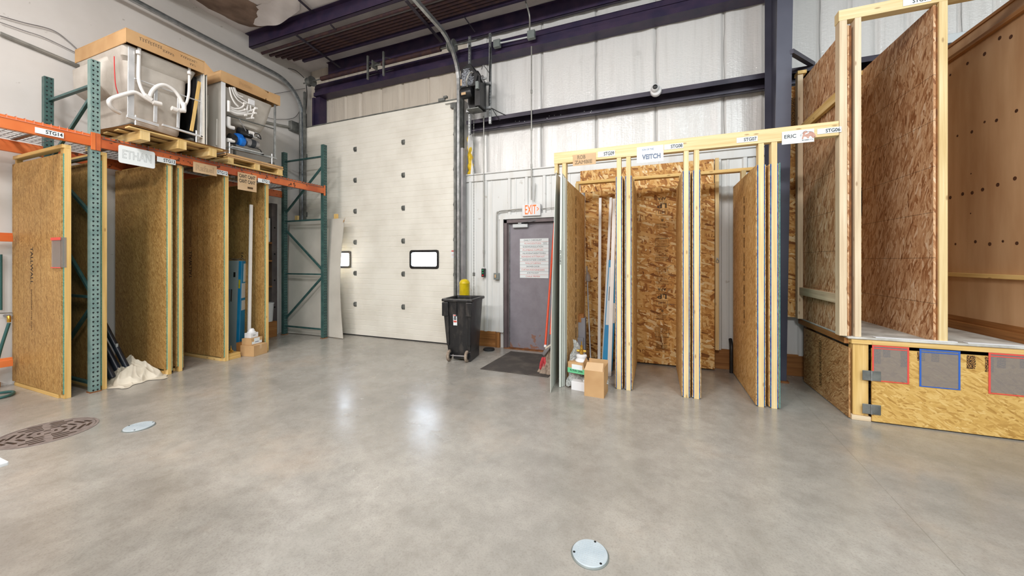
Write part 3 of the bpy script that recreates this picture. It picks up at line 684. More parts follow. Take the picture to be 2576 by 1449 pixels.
wx = EXb[0]-EXa[0]
text('lettering', 'EXIT', ex, 'exit', (EXa[0]+.16*wx, 5.535, EXa[2]+.02), (1, 0, 0), (0, 0, 1), wx*.62, .15)
text('lettering', '>', ex, 'exit', (EXa[0]+.81*wx, 5.535, EXa[2]+.065), (1, 0, 0), (0, 0, 1), wx*.11, .07)

# ------------------------------------------------------------------ conduits, boxes, cameras, controls on the far wall
def run(name, pts, r, mt, label, cat, smooth_n=0, fittings=()):
    pts = smoothpath(pts, smooth_n) if smooth_n else pts
    b = B().tube(pts, r, 10)
    o = solo(name, b, mt, label, cat, smooth=True)
    for f in fittings:
        q = Vector(f); part('coupling', B().tube([q-Vector((0, 0, .03)), q+Vector((0, 0, .03))], r*1.45, 10), mt, o, smooth=True)
    return o
c1x = PY(1337, 300, 5.55)[0]
run('conduit', [(c1x, 5.55, 4.93), (c1x, 5.55, 2.45)], .011, 'conduit', 'vertical conduit dropping from the square box to the EXIT sign', 'conduit', fittings=[(c1x, 5.55, 3.6), (c1x, 5.55, 4.2), (c1x, 5.55, 3.0)])
jb1 = PY(1334, 83, 5.40); jb2 = PY(1246, 104, 5.40)
run('conduit', [PY(1322, 4, 5.3), PY(1332, 40, 5.3), (c1x, 5.45, 5.10)], .013, 'conduit', 'bent conduit entering the square box from the ceiling', 'conduit', 6)
def jbox(c, s, label, dep=.07):
    t = thing('junction_box', label, 'junction box', (c[0], c[1], c[2]-s/2))
    part('box_body', B().box(c[0]-s/2, c[0]+s/2, c[1], c[1]+dep, c[2]-s/2, c[2]+s/2), 'jbox', t, .006)
    part('cover_plate', B().box(c[0]-s/2+.006, c[0]+s/2-.006, c[1]-.006, c[1], c[2]-s/2+.006, c[2]+s/2-.006), 'jbox', t, .003)
    for sx, sz in ((-1, 1), (1, -1)): part('screw', B().lathe([(.005, 0), (.005, -.004)], (c[0]+sx*s*.35, c[1]-.006, c[2]+sz*s*.35), 8, 'y'), 'galv', t)
    return t
jbox((jb1[0], 5.42, jb1[2]), .125, 'square grey junction box on the header girt above the EXIT sign')
jbox((jb2[0], 5.44, jb2[2]), .12, 'square grey junction box on the header girt beside the slotted strut')
run('conduit', [(jb2[0]+.06, 5.47, jb2[2]), (jb1[0]-.06, 5.47, jb1[2]-.01)], .013, 'white_steel', 'short horizontal conduit joining the two square junction boxes', 'conduit')
def strut(x, z0, z1, y, label, n):
    t = thing('strut_channel', label, 'strut channel', (x, y, z0))
    part('channel', B().box(x-.02, x+.02, y, y+.035, z0, z1), 'strut_p', t, uvs=(0, 0))
    return t
strut(-2.553, 3.75, 5.25, 5.45, 'slotted galvanized strut hanging right of the door opener', 29)
strut(-2.95, 3.62, 5.30, 5.47, 'slotted galvanized strut hanging behind the left edge of the door opener', 33)
for z in (4.40, 4.00):
    solo('cross_strut', B().box(-2.98, -2.53, 5.41, 5.445, z-.02, z+.02), 'galv', ['upper', 'lower'][z < 4.2]+' horizontal slotted strut carrying the door opener', 'strut channel')
# door operator
op = thing('door_operator', 'black chain door opener with motor hung beside the overhead door', 'door opener', (-2.78, 5.3, 3.93))
fx0, fx1, fy = -2.93, -2.66, 5.12
poly = [(fx0, 4.12), (fx0, 4.52), (fx0+.14, 4.63), (fx0+.19, 4.63), (-2.60, 4.38), (-2.60, 3.93), (-2.86, 3.93), (-2.90, 4.02)]
part('back_plate', B().prism(poly, 'y', 5.38, 5.41), 'black', op, .004)
part('cover_box', B().prism([(fx0, 4.26), (fx0, 4.56), (fx0+.12, 4.63), (fx0+.17, 4.63), (fx0+.30, 4.44), (fx0+.27, 4.26)], 'y', 5.14, 5.38), 'black', op, .006)
part('side_housing', B().box(-2.70, -2.60, 5.18, 5.38, 3.95, 4.42), 'black', op, .006)
part('motor', B().lathe([(.03, -.10), (.078, -.085), (.085, -.06), (.085, .10), (.07, .12), (.02, .12)], (-2.86, 5.20, 4.19), 26, 'x'), 'black', op, smooth=True)
part('motor_label', B().box(-2.90, -2.82, 5.108, 5.113, 4.13, 4.17), 'card_light', op)
part('flex_conduit', B().tube(smoothpath([(-2.80, 5.13, 4.26), (-2.79, 5.08, 4.32), (-2.735, 5.08, 4.44), (-2.70, 5.12, 4.46)]), .013, 10), 'conduit', op, smooth=True)
part('output_shaft', B().tube([(-2.62, 5.25, 4.40), (-2.52, 5.25, 4.40)], .018), 'galv', op, smooth=True)
part('sprocket', B().lathe([(.02, 0), (.055, .004), (.055, .012), (.02, .016)], (-2.59, 5.25, 4.40), 20, 'x'), 'steel', op, smooth=True)
part('wiring_box', B().box(-2.66, -2.61, 5.13, 5.18, 4.20, 4.32), 'jbox', op, .004)
part('terminal_strip', B().box(-2.86, -2.64, 5.2, 5.38, 3.925, 3.94), 'galv_dark', op)
for i in range(15):
    lb = B()
    z = 4.545-i*.0185; a = fx0+.02+(.03 if i < 3 else 0); e = a+(.12 if i < 3 else .22)-R.uniform(0, .04)
    x = a
    lb.box(x, e, 5.1385, 5.14, z, z+.0095)
    part('warning_print', lb, 'white_print', op)
part('stub_label', B().box(fx0-.002, fx0+.022, 5.137, 5.14, 4.30, 4.40), 'card_light', op)
run('opener_cable', [(-2.66, 5.36, 4.62), (-2.61, 5.33, 4.66), (-2.56, 5.44, 4.58)], .007, 'steel', 'grey cable looping from the door opener to the slotted strut', 'cable', 8)
run('wall_cable', [(-2.54, 5.44, 5.0), (-2.55, 5.43, 4.5), (-2.56, 5.43, 4.06), (-2.50, 5.5, 3.99), (-2.25, 5.6, 3.86)], .008, 'black', 'black cable running down the slotted strut and onto the girt', 'cable', 8)
run('wall_cable', [(-2.52, 5.46, 4.0), (-2.47, 5.52, 3.9), (-2.42, 5.57, 3.82)], .006, 'black', 'short black cable tail hanging over the girt below the strut', 'cable', 8)
# hand chain
chx = PY(1192, 500, 5.36)[0]
b = B(); z = 3.93; i = 0
while z > .55:
    b.bar((chx, 5.36, z), (chx, 5.36, z-.022), .004 if i % 2 else .011, .011 if i % 2 else .004); z -= .024; i += 1
ch = solo('pull_chain', b, 'galv_dark', 'long thin pull chain hanging from the door opener', 'chain')
part('chain_keeper', B().box(chx-.018, chx+.018, 5.35, 5.37, 1.21, 1.27), 'galv_dark', ch, .003)
cx2 = PY(1217, 500, 5.56)[0]
run('conduit', [(cx2, 5.56, 3.92), (cx2, 5.56, 1.36)], .010, 'conduit', 'thin vertical conduit dropping to the push button station', 'conduit', fittings=[(cx2, 5.56, 3.9), (cx2, 5.56, 1.62)])
bt_ = thing('push_button_station', 'small black control station with green and red buttons on the ribbed wall', 'push button', (cx2, 5.56, 1.19))
part('housing', B().box(cx2-.03, cx2+.03, 5.525, 5.585, 1.19, 1.335), 'black', bt_, .006)
for z, m_ in ((1.305, 'green'), (1.262, 'green'), (1.219, 'red')): part('button', B().lathe([(.014, 0), (.014, -.008), (.010, -.012)], (cx2, 5.525, z), 16, 'y'), m_, bt_, smooth=True)
sx = PY(1249, 690, 5.56)[0]
sw = thing('light_switch', 'grey metal light switch box left of the exit door', 'light switch', (sx, 5.56, 1.14))
part('box_body', B().box(sx-.05, sx+.05, 5.545, 5.60, 1.15, 1.26), 'jbox', sw, .006)
part('lever', B().box(sx-.024, sx, 5.53, 5.545, 1.18, 1.235), 'card_light', sw, .003)
run('conduit', [(sx, 5.57, 1.26), (sx, 5.57, 2.20), (sx+.02, 5.57, 2.27), (sx+.09, 5.57, 2.30), (EXa[0], 5.57, 2.315)], .011, 'conduit', 'bent conduit running from the light switch to the EXIT sign', 'conduit', 4)
run('conduit', [(EXb[0], 5.575, 2.30), (EXb[0]+.3, 5.585, 2.315), (EXb[0]+.9, 5.585, 2.33)], .006, 'conduit', 'thin wire leaving the right side of the EXIT sign', 'cable')
run('conduit', [(c1x+.055, 5.585, 2.72), (c1x+.05, 5.58, 2.56), (c1x+.04, 5.57, 2.42)], .006, 'conduit', 'short thin cable beside the conduit above the EXIT sign', 'cable', 5)
# dome camera on the girt
dc = PY(1650, 226, 5.53)
t = thing('dome_camera', 'small white dome security camera mounted on the dark girt', 'security camera', (dc[0], 5.57, dc[2]))
part('base', B().lathe([(.075, .03), (.078, .0), (.07, -.02), (.05, -.03)], (dc[0], 5.54, dc[2]-.01), 28, 'y'), 'white', t, smooth=True)
part('eyeball', B().lathe([(.052, 0), (.056, -.02), (.052, -.045), (.038, -.065), (.034, -.068)], (dc[0]-.01, 5.52, dc[2]+.01), 28, 'y'), 'white', t, smooth=True)
part('lens', B().lathe([(.034, 0), (.030, -.010), (.012, -.018)], (dc[0]-.01, 5.453, dc[2]+.01), 24, 'y'), 'black', t, smooth=True)
# exposed yellow insulation behind the torn facing
def fib(u, v):
    z = 3.66-.74*u; wd = .03+.085*u*(1-.25*u)
    a = v*math.pi; return (-3.06+wd*(1-math.cos(a))/2+.012*math.sin(u*31+v*5), 5.66-.07*math.sin(a)-.015*math.sin(u*40+v*9), z)
solo('exposed_insulation', B().grid(fib, 50, 12), 'fiber', 'strip of yellow fibreglass insulation exposed beside the door track', 'insulation', smooth=True)
def fac(u, v):
    z = 3.68-.75*u; return (-3.05+.05*u+.055*v+.01*math.sin(z*9), 5.60+.04*v-.03*math.sin(v*3+u*7), z)
solo('torn_facing', B().grid(fac, 30, 6), 'vinyl', 'curled white facing peeled beside the yellow insulation', 'insulation facing', smooth=True)
# bollard
bo = FL(1163, 880)
t = thing('bollard', 'yellow round-topped bollard standing behind the black bin', 'bollard', (-2.93, 5.27, 0))
part('sleeve', B().lathe([(.085, 0), (.085, 1.085), (.088, 1.09), (.088, 1.10), (.083, 1.11), (.074, 1.135), (.05, 1.155), (.02, 1.165), (.001, 1.167)], (-2.93, 5.27, 0), 32), 'yellow', t, smooth=True)

# ------------------------------------------------------------------ left wall services
def LW(x, y, off=.03): return PX(x, y, XL+off)
run('conduit', [LW(0, 84), LW(207, 170), LW(660, 306), LW(728, 320)], .024, 'conduit', 'thick grey conduit sloping across the left wall behind the tubs', 'conduit')
run('wall_cable', [LW(0, 40), LW(60, 57), LW(130, 75), LW(170, 102), LW(214, 143)], .006, 'steel', 'upper thin grey cable sagging across the left wall above the rack', 'cable', 6)
run('wall_cable', [LW(0, 56), LW(60, 77), LW(115, 96), LW(212, 143)], .005, 'steel', 'lower thin grey cable sagging across the left wall above the rack', 'cable', 6)
q = LW(740, 320)
t = thing('junction_box', 'grey junction box on the left wall beside the curved door track', 'junction box', (XL, q[1], q[2]-.09))
part('box_body', B().box(XL, XL+.10, q[1]-.11, q[1]+.11, q[2]-.10, q[2]+.10), 'galv_dark', t, .008)
run('wall_cable', [LW(752, 310, .06), LW(768, 285, .1), LW(772, 240, .1), LW(770, 210, .1)], .009, 'black', 'black cable rising from the left wall junction box', 'cable', 6)
run('wall_cable', [LW(690, 236), LW(725, 230), LW(768, 222)], .004, 'black', 'thin dark wire stretched from the second tub lid to the door track', 'cable')
run('wall_cable', [LW(668, 294), LW(695, 300), LW(738, 297), LW(755, 278), LW(770, 260)], .004, 'black', 'thin dark wire drooping behind the second tub', 'cable', 5)
run('conduit', [LW(752, 326), LW(790, 336)], .02, 'conduit', 'short grey conduit leaving the right side of the left wall junction box', 'conduit')
run('wall_cable', [FL(725, 172, 5.4), LW(745, 178, .1), LW(765, 196, .12)], .007, 'black', 'black cable arching below the ceiling at the end of the pipes', 'cable', 6)
# torn ceiling insulation
def tear(u, v):
    p = FL(470+235*u, -45+28*u+(62+50*u-70*(u > .9)*(u-.9)*4)*v, 5.70)
    return (p[0], p[1], cz(p[1])-.05-.05*math.sin(u*5)*math.sin(v*4))
tn = B()
edge = [(475, -40), (560, -40), (600, -10), (636, 8), (662, 24), (686, 46), (676, 58), (655, 66), (628, 66), (600, 58), (560, 42), (520, 24), (490, 4)]
pts = [FL(x, y, 5.70) for x, y in edge]; c0 = Vector(FL(600, 25, 5.70))
vs = [(c0.x, c0.y, cz(c0.y)-.05)]
for p in pts:
    for k in (.5, 1): q_ = c0+(Vector(p)-c0)*k; vs.append((q_.x, q_.y, cz(q_.y)-(.075 if k == .5 else .035)+R.uniform(-.008, .008)))
n = len(pts); fs = []
for i in range(n):
    a, b2, c2_, d = 1+2*i, 2+2*i, 1+2*((i+1) % n), 2+2*((i+1) % n)
    fs += [(0, a, c2_), (a, b2, d, c2_)]
tn.add(vs, fs)
solo('torn_insulation', tn, 'rust_felt', 'brown stained patch of bare roof insulation where the white ceiling facing tore', 'insulation', smooth=True)
def flap(u, v):
    p = FL(632+122*u, 62-6*v+(-34*u*u)-62*v*(.5+.5*u), 5.66)
    return (p[0], p[1], cz(p[1])-.03-.10*(1-v)*math.sin(math.pi*min(1, u*1.02))**.7-.012*math.sin(u*14))
solo('torn_facing', B().grid(flap, 24, 8), 'ceil', 'white ceiling facing flap hanging loose beside the big purlin', 'insulation facing', smooth=True)

# ================================================================== PALLET RACK ALONG THE LEFT WALL
RX, RXB = -5.80, -6.93      # front face and rear face of the uprights
rk = thing('pallet_rack', 'pallet rack with teal perforated posts and orange beams along the left wall', 'pallet rack', (-6.4, 2.04, 0))
def post(x, y, z1, mt, side=1, w_=.076):
    # open C section, the perforated face looks into the room (+X for the front posts)
    a, c = (x-.07, x) if side > 0 else (x, x+.07)
    f0, f1 = (c-.004, c) if side > 0 else (a, a+.004)
    b = B().prism([(c, y-w_/2), (c, y+w_/2), (a, y+w_/2), (a, y+w_/2-.02), (a+.004, y+w_/2-.02), (a+.004, y+w_/2-.004), (c-.004, y+w_/2-.004), (c-.004, y-w_/2+.004), (a+.004, y-w_/2+.004), (a+.004, y-w_/2+.02), (a, y-w_/2+.02), (a, y-w_/2)] if side > 0 else
                  [(a, y-w_/2), (a, y+w_/2), (c, y+w_/2), (c, y-w_/2)], 'z', .012, z1)
    p = part('post', b, mt, rk, uvs=(-(y-ORG[rk][1]), 0), long=2)
    part('foot_plate', B().box(a-.01, c+.01, y-.045, y+.045, 0, .012), 'rust', rk)
    return p
FY = (2.04, 5.06)
post(RX, 2.04, 3.70, 'rack_teal_p'); post(RXB, 2.02, 3.70, 'rack_green_p', -1)
post(RX, 5.06, 3.66, 'rack_green_p'); post(RXB+.03, 5.03, 3.62, 'rack_green_p', -1)
for y, mt, zs, ds in ((2.03, 'rack_green', (.10, 1.06, 2.62, 3.42), ((.15, .95), (1.95, 1.10), (2.60, 1.98), (2.68, 3.3))),
                      (5.045, 'rack_green', (.17, 1.21, 2.25, 3.44), ((.30, 1.16), (2.10, 1.30), (2.40, 3.25)))):
    for z in zs: part('brace', B().bar((RXB+.06, y, z), (RX-.06, y, z), .035, .028), mt, rk, .002)
    for za, zb in ds: part('brace', B().bar((RXB+.06, y, za), (RX-.06, y, zb), .028, .035), mt, rk, .002)
def beam(y0, y1, z0, z1, x, mt, sgn=1):
    b = B().prism([(x, z0), (x, z1-.025), (x-sgn*.014, z1-.025), (x-sgn*.014, z1), (x-sgn*.045, z1), (x-sgn*.045, z0)], 'y', y0, y1)
    o = part('beam', b, mt, rk, .002)
    for y in (y0, y1):
        s = 1 if y == y0 else -1
        if abs(y) < 5.2 and y > 1.9: part('beam_connector', B().box(x-.012, x+.006, y-(.036 if s > 0 else .0), y+(.0 if s > 0 else .036), z0-.04, z1+.02), mt, rk, .002)
    return o
beam(FY[0]+.038, FY[1]-.038, 2.735, 2.868, RX+.004, 'orange_worn'); beam(-2.2, FY[0]-.038, 2.735, 2.868, RX+.006, 'orange')
beam(FY[0]+.038, FY[1]-.04, 2.72, 2.852, RXB+.05, 'orange_worn'); beam(-2.2, FY[0]-.05, 2.72, 2.852, RXB+.05, 'orange')
zb1 = PX(30, 597, RXB+.05)[2]; zb2 = PX(30, 910, RXB+.05)[2]
beam(-2.2, 1.76, zb1-.05, zb1+.05, RXB+.05, 'orange'); beam(-2.2, 1.76, max(.12, zb2-.05), zb2+.05, RXB+.05, 'orange')
# wire decking
def wire_deck(y0, y1, label, red):
    t = thing('wire_deck', label, 'wire deck', (-6.4, (y0+y1)/2, 2.86))
    b = B(); y = y0+.02
    while y < y1: b.box(RXB+.02, RX-.005, y-.002, y+.002, 2.870, 2.875); y += .055
    x = RXB+.06
    while x < RX: b.box(x-.002, x+.002, y0, y1, 2.866, 2.870); x += .10
    part('mesh_grid', b, 'wire', t)['kind'] = 'stuff'
    r = B(); y = y0+.02
    while y < y1: r.box(RX+.005, RX+.009, y-.0025, y+.0025, 2.838, 2.876); y += .055
    r.box(RX+.006, RX+.012, y0, y1, 2.836, 2.841)
    part('turned_edge', r, red, t)
    for i in range(3):
        yy = y0+(y1-y0)*(i+.5)/3; part('support_channel', B().box(RXB+.06, RX-.05, yy-.02, yy+.02, 2.853, 2.866), 'wire', t)
    return t
wire_deck(FY[0]+.045, 3.53, 'wire mesh deck under the larger boxed tub on the rack', 'wire')
wire_deck(3.55, 5.0, 'wire mesh deck under the smaller tub at the far end of the rack', 'wire')
wire_deck(.6, FY[0]-.05, 'wire mesh deck of the orange rack bay at the left edge', 'wire_red')
wire_deck(-.9, .58, 'wire mesh deck of the rack bay beyond the left edge', 'wire_red')

# ------------------------------------------------------------------ signs on the rack beam
def plate_x(name, x0, x1, yt, yb, xp, mt, label, cat='sign', thick=.003, rnd=0, skew=0, grp=None):
    a = PX(x0, yt, xp); c = PX(x1, yt, xp); zt = a[2]; zb = PX(x0, yb, xp)[2]
    y0, y1 = a[1], c[1]
    t = thing(name, label, cat, (xp, (y0+y1)/2, zb), 0, grp)
    if rnd:
        pts = []
        for cy, cz_, a0 in ((y1-rnd, zt-rnd, 0), (y0+rnd, zt-rnd, 90), (y0+rnd, zb+rnd, 180), (y1-rnd, zb+rnd, 270)):
            for k in range(0, 91, 18): pts.append((cy+rnd*math.cos(math.radians(a0+k)), cz_+rnd*math.sin(math.radians(a0+k))))
        b = B().prism(pts, 'x', xp-thick, xp)
    else: b = B().prism([(y0, zb), (y1, zb+skew), (y1, zt+skew), (y0, zt)], 'x', xp-thick, xp)
    part('board', b, mt, t); return t, y0, y1, zb, zt
SXP = RX+.016
for s, x0, x1, yt, yb, q in (('STG14', 88, 160.5, 319, 333.5, .30), ('STG13', 395, 442, 393, 406, .28), ('STG12', 545, 573, 426, 437.5, 0), ('STG11', 649, 679, 447.5, 457.5, .28)):
    t, y0, y1, zb, zt = plate_x('bay_label', x0, x1, yt, yb, SXP, 'paper', 'small white label reading %s on the orange rack beam' % s, 'label')
    W = y1-y0; text('lettering', s, t, 'ink', (SXP, y0+W*(q+.06), zb+(zt-zb)*.2), (0, 1, 0), (0, 0, 1), W*(1-q-.10), (zt-zb)*.66, fat=.022)
t, y0, y1, zb, zt = plate_x('name_sign', 298, 390, 363, 408, SXP+.004, 'paper', 'white rounded sign with outlined hand lettering hung on the rack beam', 'sign', rnd=.022)
zb0 = zb
text('lettering', 'ETHAN', t, 'ink', (SXP+.004, y0+.035, zb+.06), (0, 1, 0), (0, 0, 1), (y1-y0)-.07, (zt-zb)-.11, outline=.006)
t, y0, y1, zb, zt = plate_x('name_sign', 486, 545.5, 406, 432, SXP+.004, 'card_light', 'wide brown cardboard name sign on the rack beam right of the STG13 label', 'sign')
text('lettering', 'Rafael', t, 'ink', (SXP+.004, y0+.03, zb+.03), (0, 1, 0), (0, 0, 1), (y1-y0)-.07, (zt-zb)-.06, outline=.008)
t, y0, y1, zb, zt = plate_x('name_sign', 598, 645.5, 432, 476, SXP+.004, 'card_light', 'square brown cardboard sign hanging from the rack beam beside the STG11 label', 'sign')
for k in range(2): text('lettering', 'CANT CANT', t, 'ink', (SXP+.004, y0+.02, zt-.075-.075*k), (0, 1, 0), (0, 0, 1), (y1-y0)-.04, .055, outline=.03)
part('box_print', B().box(SXP+.004, SXP+.005, y0+.14, y0+.22, zb+.035, zb+.065), 'stamp_soft', t)

# ------------------------------------------------------------------ wall panels stored upright under the rack
def vpanel(y, th, label, x1, osb_z, stud_top, mt='osb_left', brand=None, foam='foam_teal', extra=True, x0=XL+.07, facez=.05):
    t = thing('stored_panel', label, 'wall panel', (-6.4, y, 0))
    part('osb_sheet', B().box(x0, x1-.012, y-.013, y, facez, osb_z), mt, t)
    part('foam_edge', B().box(x0, x1-.004, y, y+.007, facez, osb_z), foam, t)
    part('edge_stud', B().box(x1-.09, x1, y+.007, y+.007+th, 0, stud_top), 'lumber_left', t, .002)
    part('rear_stud', B().box(x0, x0+.04, y+.007, y+.007+th, 0, stud_top), 'lumber_left', t, .002)
    part('top_plate', B().box(x0, x1, y-.01, y+.007+th, stud_top, stud_top+.038), 'lumber_left', t, .002)
    part('bottom_plate', B().box(x0+.04, x1-.09, y-.01, y+.007+th, 0, .04), 'lumber_left', t, .002)
    if extra:
        part('foam_edge', B().box(x0, x1-.004, y+.007+th, y+.014+th, .04, osb_z), foam, t)
        part('osb_sheet', B().box(x0, x1-.012, y+.014+th, y+.026+th, .04, osb_z), 'osb_left_plain', t)
    if brand:
        xx, zt_, h, wl = brand
        text('mill_print', 'TALLWALL', t, 'stamp', (xx, y-.0135, zt_), (0, 0, -1), (1, 0, 0), wl, h)
        b = B(); z = zt_-wl-.06
        text('mill_print', 'ENGINEERED STUD WALL', t, 'stamp_soft', (xx+.01, y-.0135, z), (0, 0, -1), (1, 0, 0), wl*1.1, h*.45)
    return t
va = vpanel(1.81, .048, 'large OSB wall panel with black mill print left of the teal post', RX-.015, 2.60, 2.66, brand=(-6.56, 1.62, .065, .42), extra=False)
vb = vpanel(2.095, .040, 'shaded OSB wall panel standing right behind the teal perforated post', RX-.03, 2.60, 2.66, brand=(-6.63, 1.62, .065, .42), extra=False)
vc = vpanel(2.685, .040, 'OSB wall panel with double green foam edges right of the black tubes', RX-.02, 2.715, 2.69, mt='osb_left_plain', facez=.07)
vd = vpanel(2.815, .040, 'narrow OSB wall panel close behind the panel beside the canvas cloth', RX-.05, 2.715, 2.69, mt='osb_left_plain', facez=.07)
ve = vpanel(3.35, .048, 'OSB wall panel with upward mill print and small wood block at its foot', RX-.02, 2.715, 2.69, brand=None, extra=False, facez=.06)
vf = vpanel(3.955, .048, 'OSB wall panel behind the blue carton and white channel stick', RX-.04, 2.715, 2.69, brand=(-6.42, 1.62, .06, .42), extra=False)
text('mill_print', 'TALLWALL', ve, 'stamp', (-6.58, 3.3365, 1.20), (0, 0, 1), (-1, 0, 0), .42, .07)
text('mill_print', 'ENGINEERED STUD WALL', ve, 'stamp_soft', (-6.60, 3.3365, 1.68), (0, 0, 1), (-1, 0, 0), .40, .03)
# clear pocket taped round the edge of the first panel
pk = thing('document_pocket', 'clear pocket with red edge wrapped on the foremost OSB panel edge', 'document pocket', (-5.9, 1.77, 1.4))
pz0, pz1 = PX(150, 673, -5.86)[2], PX(150, 597, -5.86)[2]
part('clear_sheet', B().box(-6.02, RX-.02, 1.789, 1.7915, pz0, pz1), 'film', pk)
part('red_edge', B().box(-6.03, RX-.005, 1.785, 1.7885, pz1-.03, pz1), 'red_film', pk)
part('red_edge', B().box(-6.03, RX-.005, 1.785, 1.7885, pz0-.006, pz0+.004), 'red_film', pk)
part('side_sheet', B().box(RX-.0135, RX-.012, 1.791, 1.830, pz0, pz1), 'film', pk)

# ------------------------------------------------------------------ things standing in the rack bays
# canvas drop cloth, heaped
cc = FL(340, 940)
def cloth(u, v):
    x = -6.36+.66*v; y = 2.18+.47*u
    rr = math.hypot((u-.55)/.50, (v-.40)/.52)
    env = max(0, 1-min(1, rr)**2)
    rg = lambda t_: (1-abs(math.sin(t_)))**2.2
    z = .006+env*.15+env**.5*(.075*rg(4.2*u-3.1*v+1.2*math.sin(3*v)+.4)+.055*rg(6.5*v+2.4*u+1.5*math.sin(5*u))+.03*rg(11*u+7*v)+.012*rg(23*u-17*v+3*math.sin(9*v)))
    edge = min(1, min(u, 1-u, v, 1-v)*9)
    z = .005+(z-.005)*edge+.014*edge*rg(14*u+9*v)
    return (x+(.05*math.sin(7*u+1)+.025*math.sin(17*u))*(v-.4)*1.6, y+(.05*math.sin(8*v+2)+.02*math.sin(19*v))*(u-.5)*1.4, max(.004, z))
solo('drop_cloth', B().grid(cloth, 110, 110), 'cloth', 'heaped cream canvas drop cloth on the floor beside the black tubes', 'drop cloth', smooth=True)
for i, (fx, fy, tx, ty, tz, r) in enumerate(((-6.03, 2.42, -6.62, 2.24, 1.12, .030), (-6.10, 2.36, -6.72, 2.22, 1.02, .034), (-6.02, 2.26, -6.58, 2.20, .78, .034))):
    o = solo('foam_tube', B().tube([(fx, fy, .06), (tx, ty, tz)], r, 16), 'navy', ['tallest black tube leaning in the bay beside the drop cloth', 'middle black tube leaning behind the tallest one', 'short black tube leaning nearest the panel edge by the drop cloth'][i], 'tube', smooth=True)
    d = (Vector((tx, ty, tz))-Vector((fx, fy, .06))).normalized(); q = Vector((tx, ty, tz))
    part('end_cap', B().tube([q-d*.015, q+d*.02], r*1.12, 16), 'black', o, smooth=True)
    if i == 0: part('clip', B().box(fx-.17, fx-.155, fy-.07, fy-.05, .40, .44), 'grey_card', o)
# flat blue and grey carton
def slant(name, pts, mt, parent): pass
bx0 = FL(573, 890); bt0 = (-6.10, 3.70)
cart = thing('tall_carton', 'tall flat blue and grey carton leaning inside the STG11 bay', 'carton', (-6.1, 3.72, 0))
ca_, ce_ = FL(601, 885), FL(619, 876)
cl_ = (ca_[0]-.40, ca_[1]-.02); lx_, ly_ = .0, .045      # lean
cq_ = [cl_, ca_[:2], ce_[:2], (cl_[0]+ce_[0]-ca_[0], cl_[1]+ce_[1]-ca_[1])]
cb_ = B().add([(p[0], p[1], 0) for p in cq_]+[(p[0]+lx_, p[1]+ly_, 1.47) for p in cq_],
             [(0, 1, 5, 4), (1, 2, 6, 5), (2, 3, 7, 6), (3, 0, 4, 7), (0, 3, 2, 1), (4, 5, 6, 7)])
part('carton_body', cb_, 'grey_card', cart, .003)
def quad3(p, q, a0, a1, z0, z1, off, tilt=.12/1.5, n=None):
    # a thin plate on the leaning carton face between plan points p and q (fractions a0..a1)
    nx, ny = (q[1]-p[1]), -(q[0]-p[0]); L = math.hypot(nx, ny); nx, ny = nx/L*off, ny/L*off
    def P(a, z): return (p[0]+(q[0]-p[0])*a+nx+p[2]*z, p[1]+(q[1]-p[1])*a+ny+p[3]*z, z)
    vs = [P(a0, z0), P(a1, z0), P(a1, z1), P(a0, z1)]
    vs += [(v[0]-nx*.6, v[1]-ny*.6, v[2]) for v in vs]
    return B().add(vs, [(0, 1, 2, 3), (7, 6, 5, 4), (0, 4, 5, 1), (1, 5, 6, 2), (2, 6, 7, 3), (3, 7, 4, 0)])
fp = (cl_[0], cl_[1], lx_/1.47, ly_/1.47); fq = (ca_[0], ca_[1], 0, 0)
part('blue_corner', quad3(fp, fq, .84, 1.0, .02, 1.46, .004), 'blue_card', cart)
sp_ = (ca_[0], ca_[1], lx_/1.47, ly_/1.47); sq = (ce_[0], ce_[1], 0, 0)
part('blue_end', quad3(sp_, sq, 0, 1, .02, 1.46, .004), 'blue_card', cart)
part('shipping_label', quad3(sp_, sq, .25, .95, 1.12, 1.42, .006), 'paper', cart)
part('shipping_label', quad3(sp_, sq, .05, .85, .86, 1.10, .006), 'paper', cart)
part('shipping_label', quad3(sp_, sq, .1, .6, .66, .82, .006), 'paper', cart)
part('hand_hole', quad3(fp, fq, .55, .66, 1.20, 1.28, .004), 'hole', cart)
part('carton_print', quad3(fp, fq, .30, .36, .78, 1.00, .004), 'ink_blue', cart)
part('carton_print', quad3(fp, fq, .42, .50, .80, 1.00, .004), 'rail_grey', cart)
part('orange_sticker', quad3(fp, fq, .87, .96, 1.02, 1.16, .006), 'yellow', cart)
part('plastic_wrap', B().grid(lambda u, v: (cl_[0]+.02+.34*u, cl_[1]+.06+.09*v+.02*math.sin(9*u), 1.475+.03*abs(math.sin(8*u+3*v))), 14, 4), 'film', cart, smooth=True)
# white channel stick
k0 = FL(625, 872); 
st = PX(628, 842, -5.86); sb = B().prism([(-5.90, 3.79), (-5.90, 3.83), (-5.855, 3.83), (-5.855, 3.82), (-5.892, 3.82), (-5.892, 3.80), (-5.855, 3.80), (-5.855, 3.79)], 'z', .0, 2.42)
so = PX(632, 515, -5.9)
solo('channel_stick', B().bar((-6.0, PX(626, 860, -6.0)[1], 0), (-6.04, PX(632, 515, -6.04)[1], PX(632, 515, -6.04)[2]), .04, .03, (1, 0, 0)), 'pvc', 'long white plastic channel leaning upright behind the stacked boxes', 'plastic channel', .003)
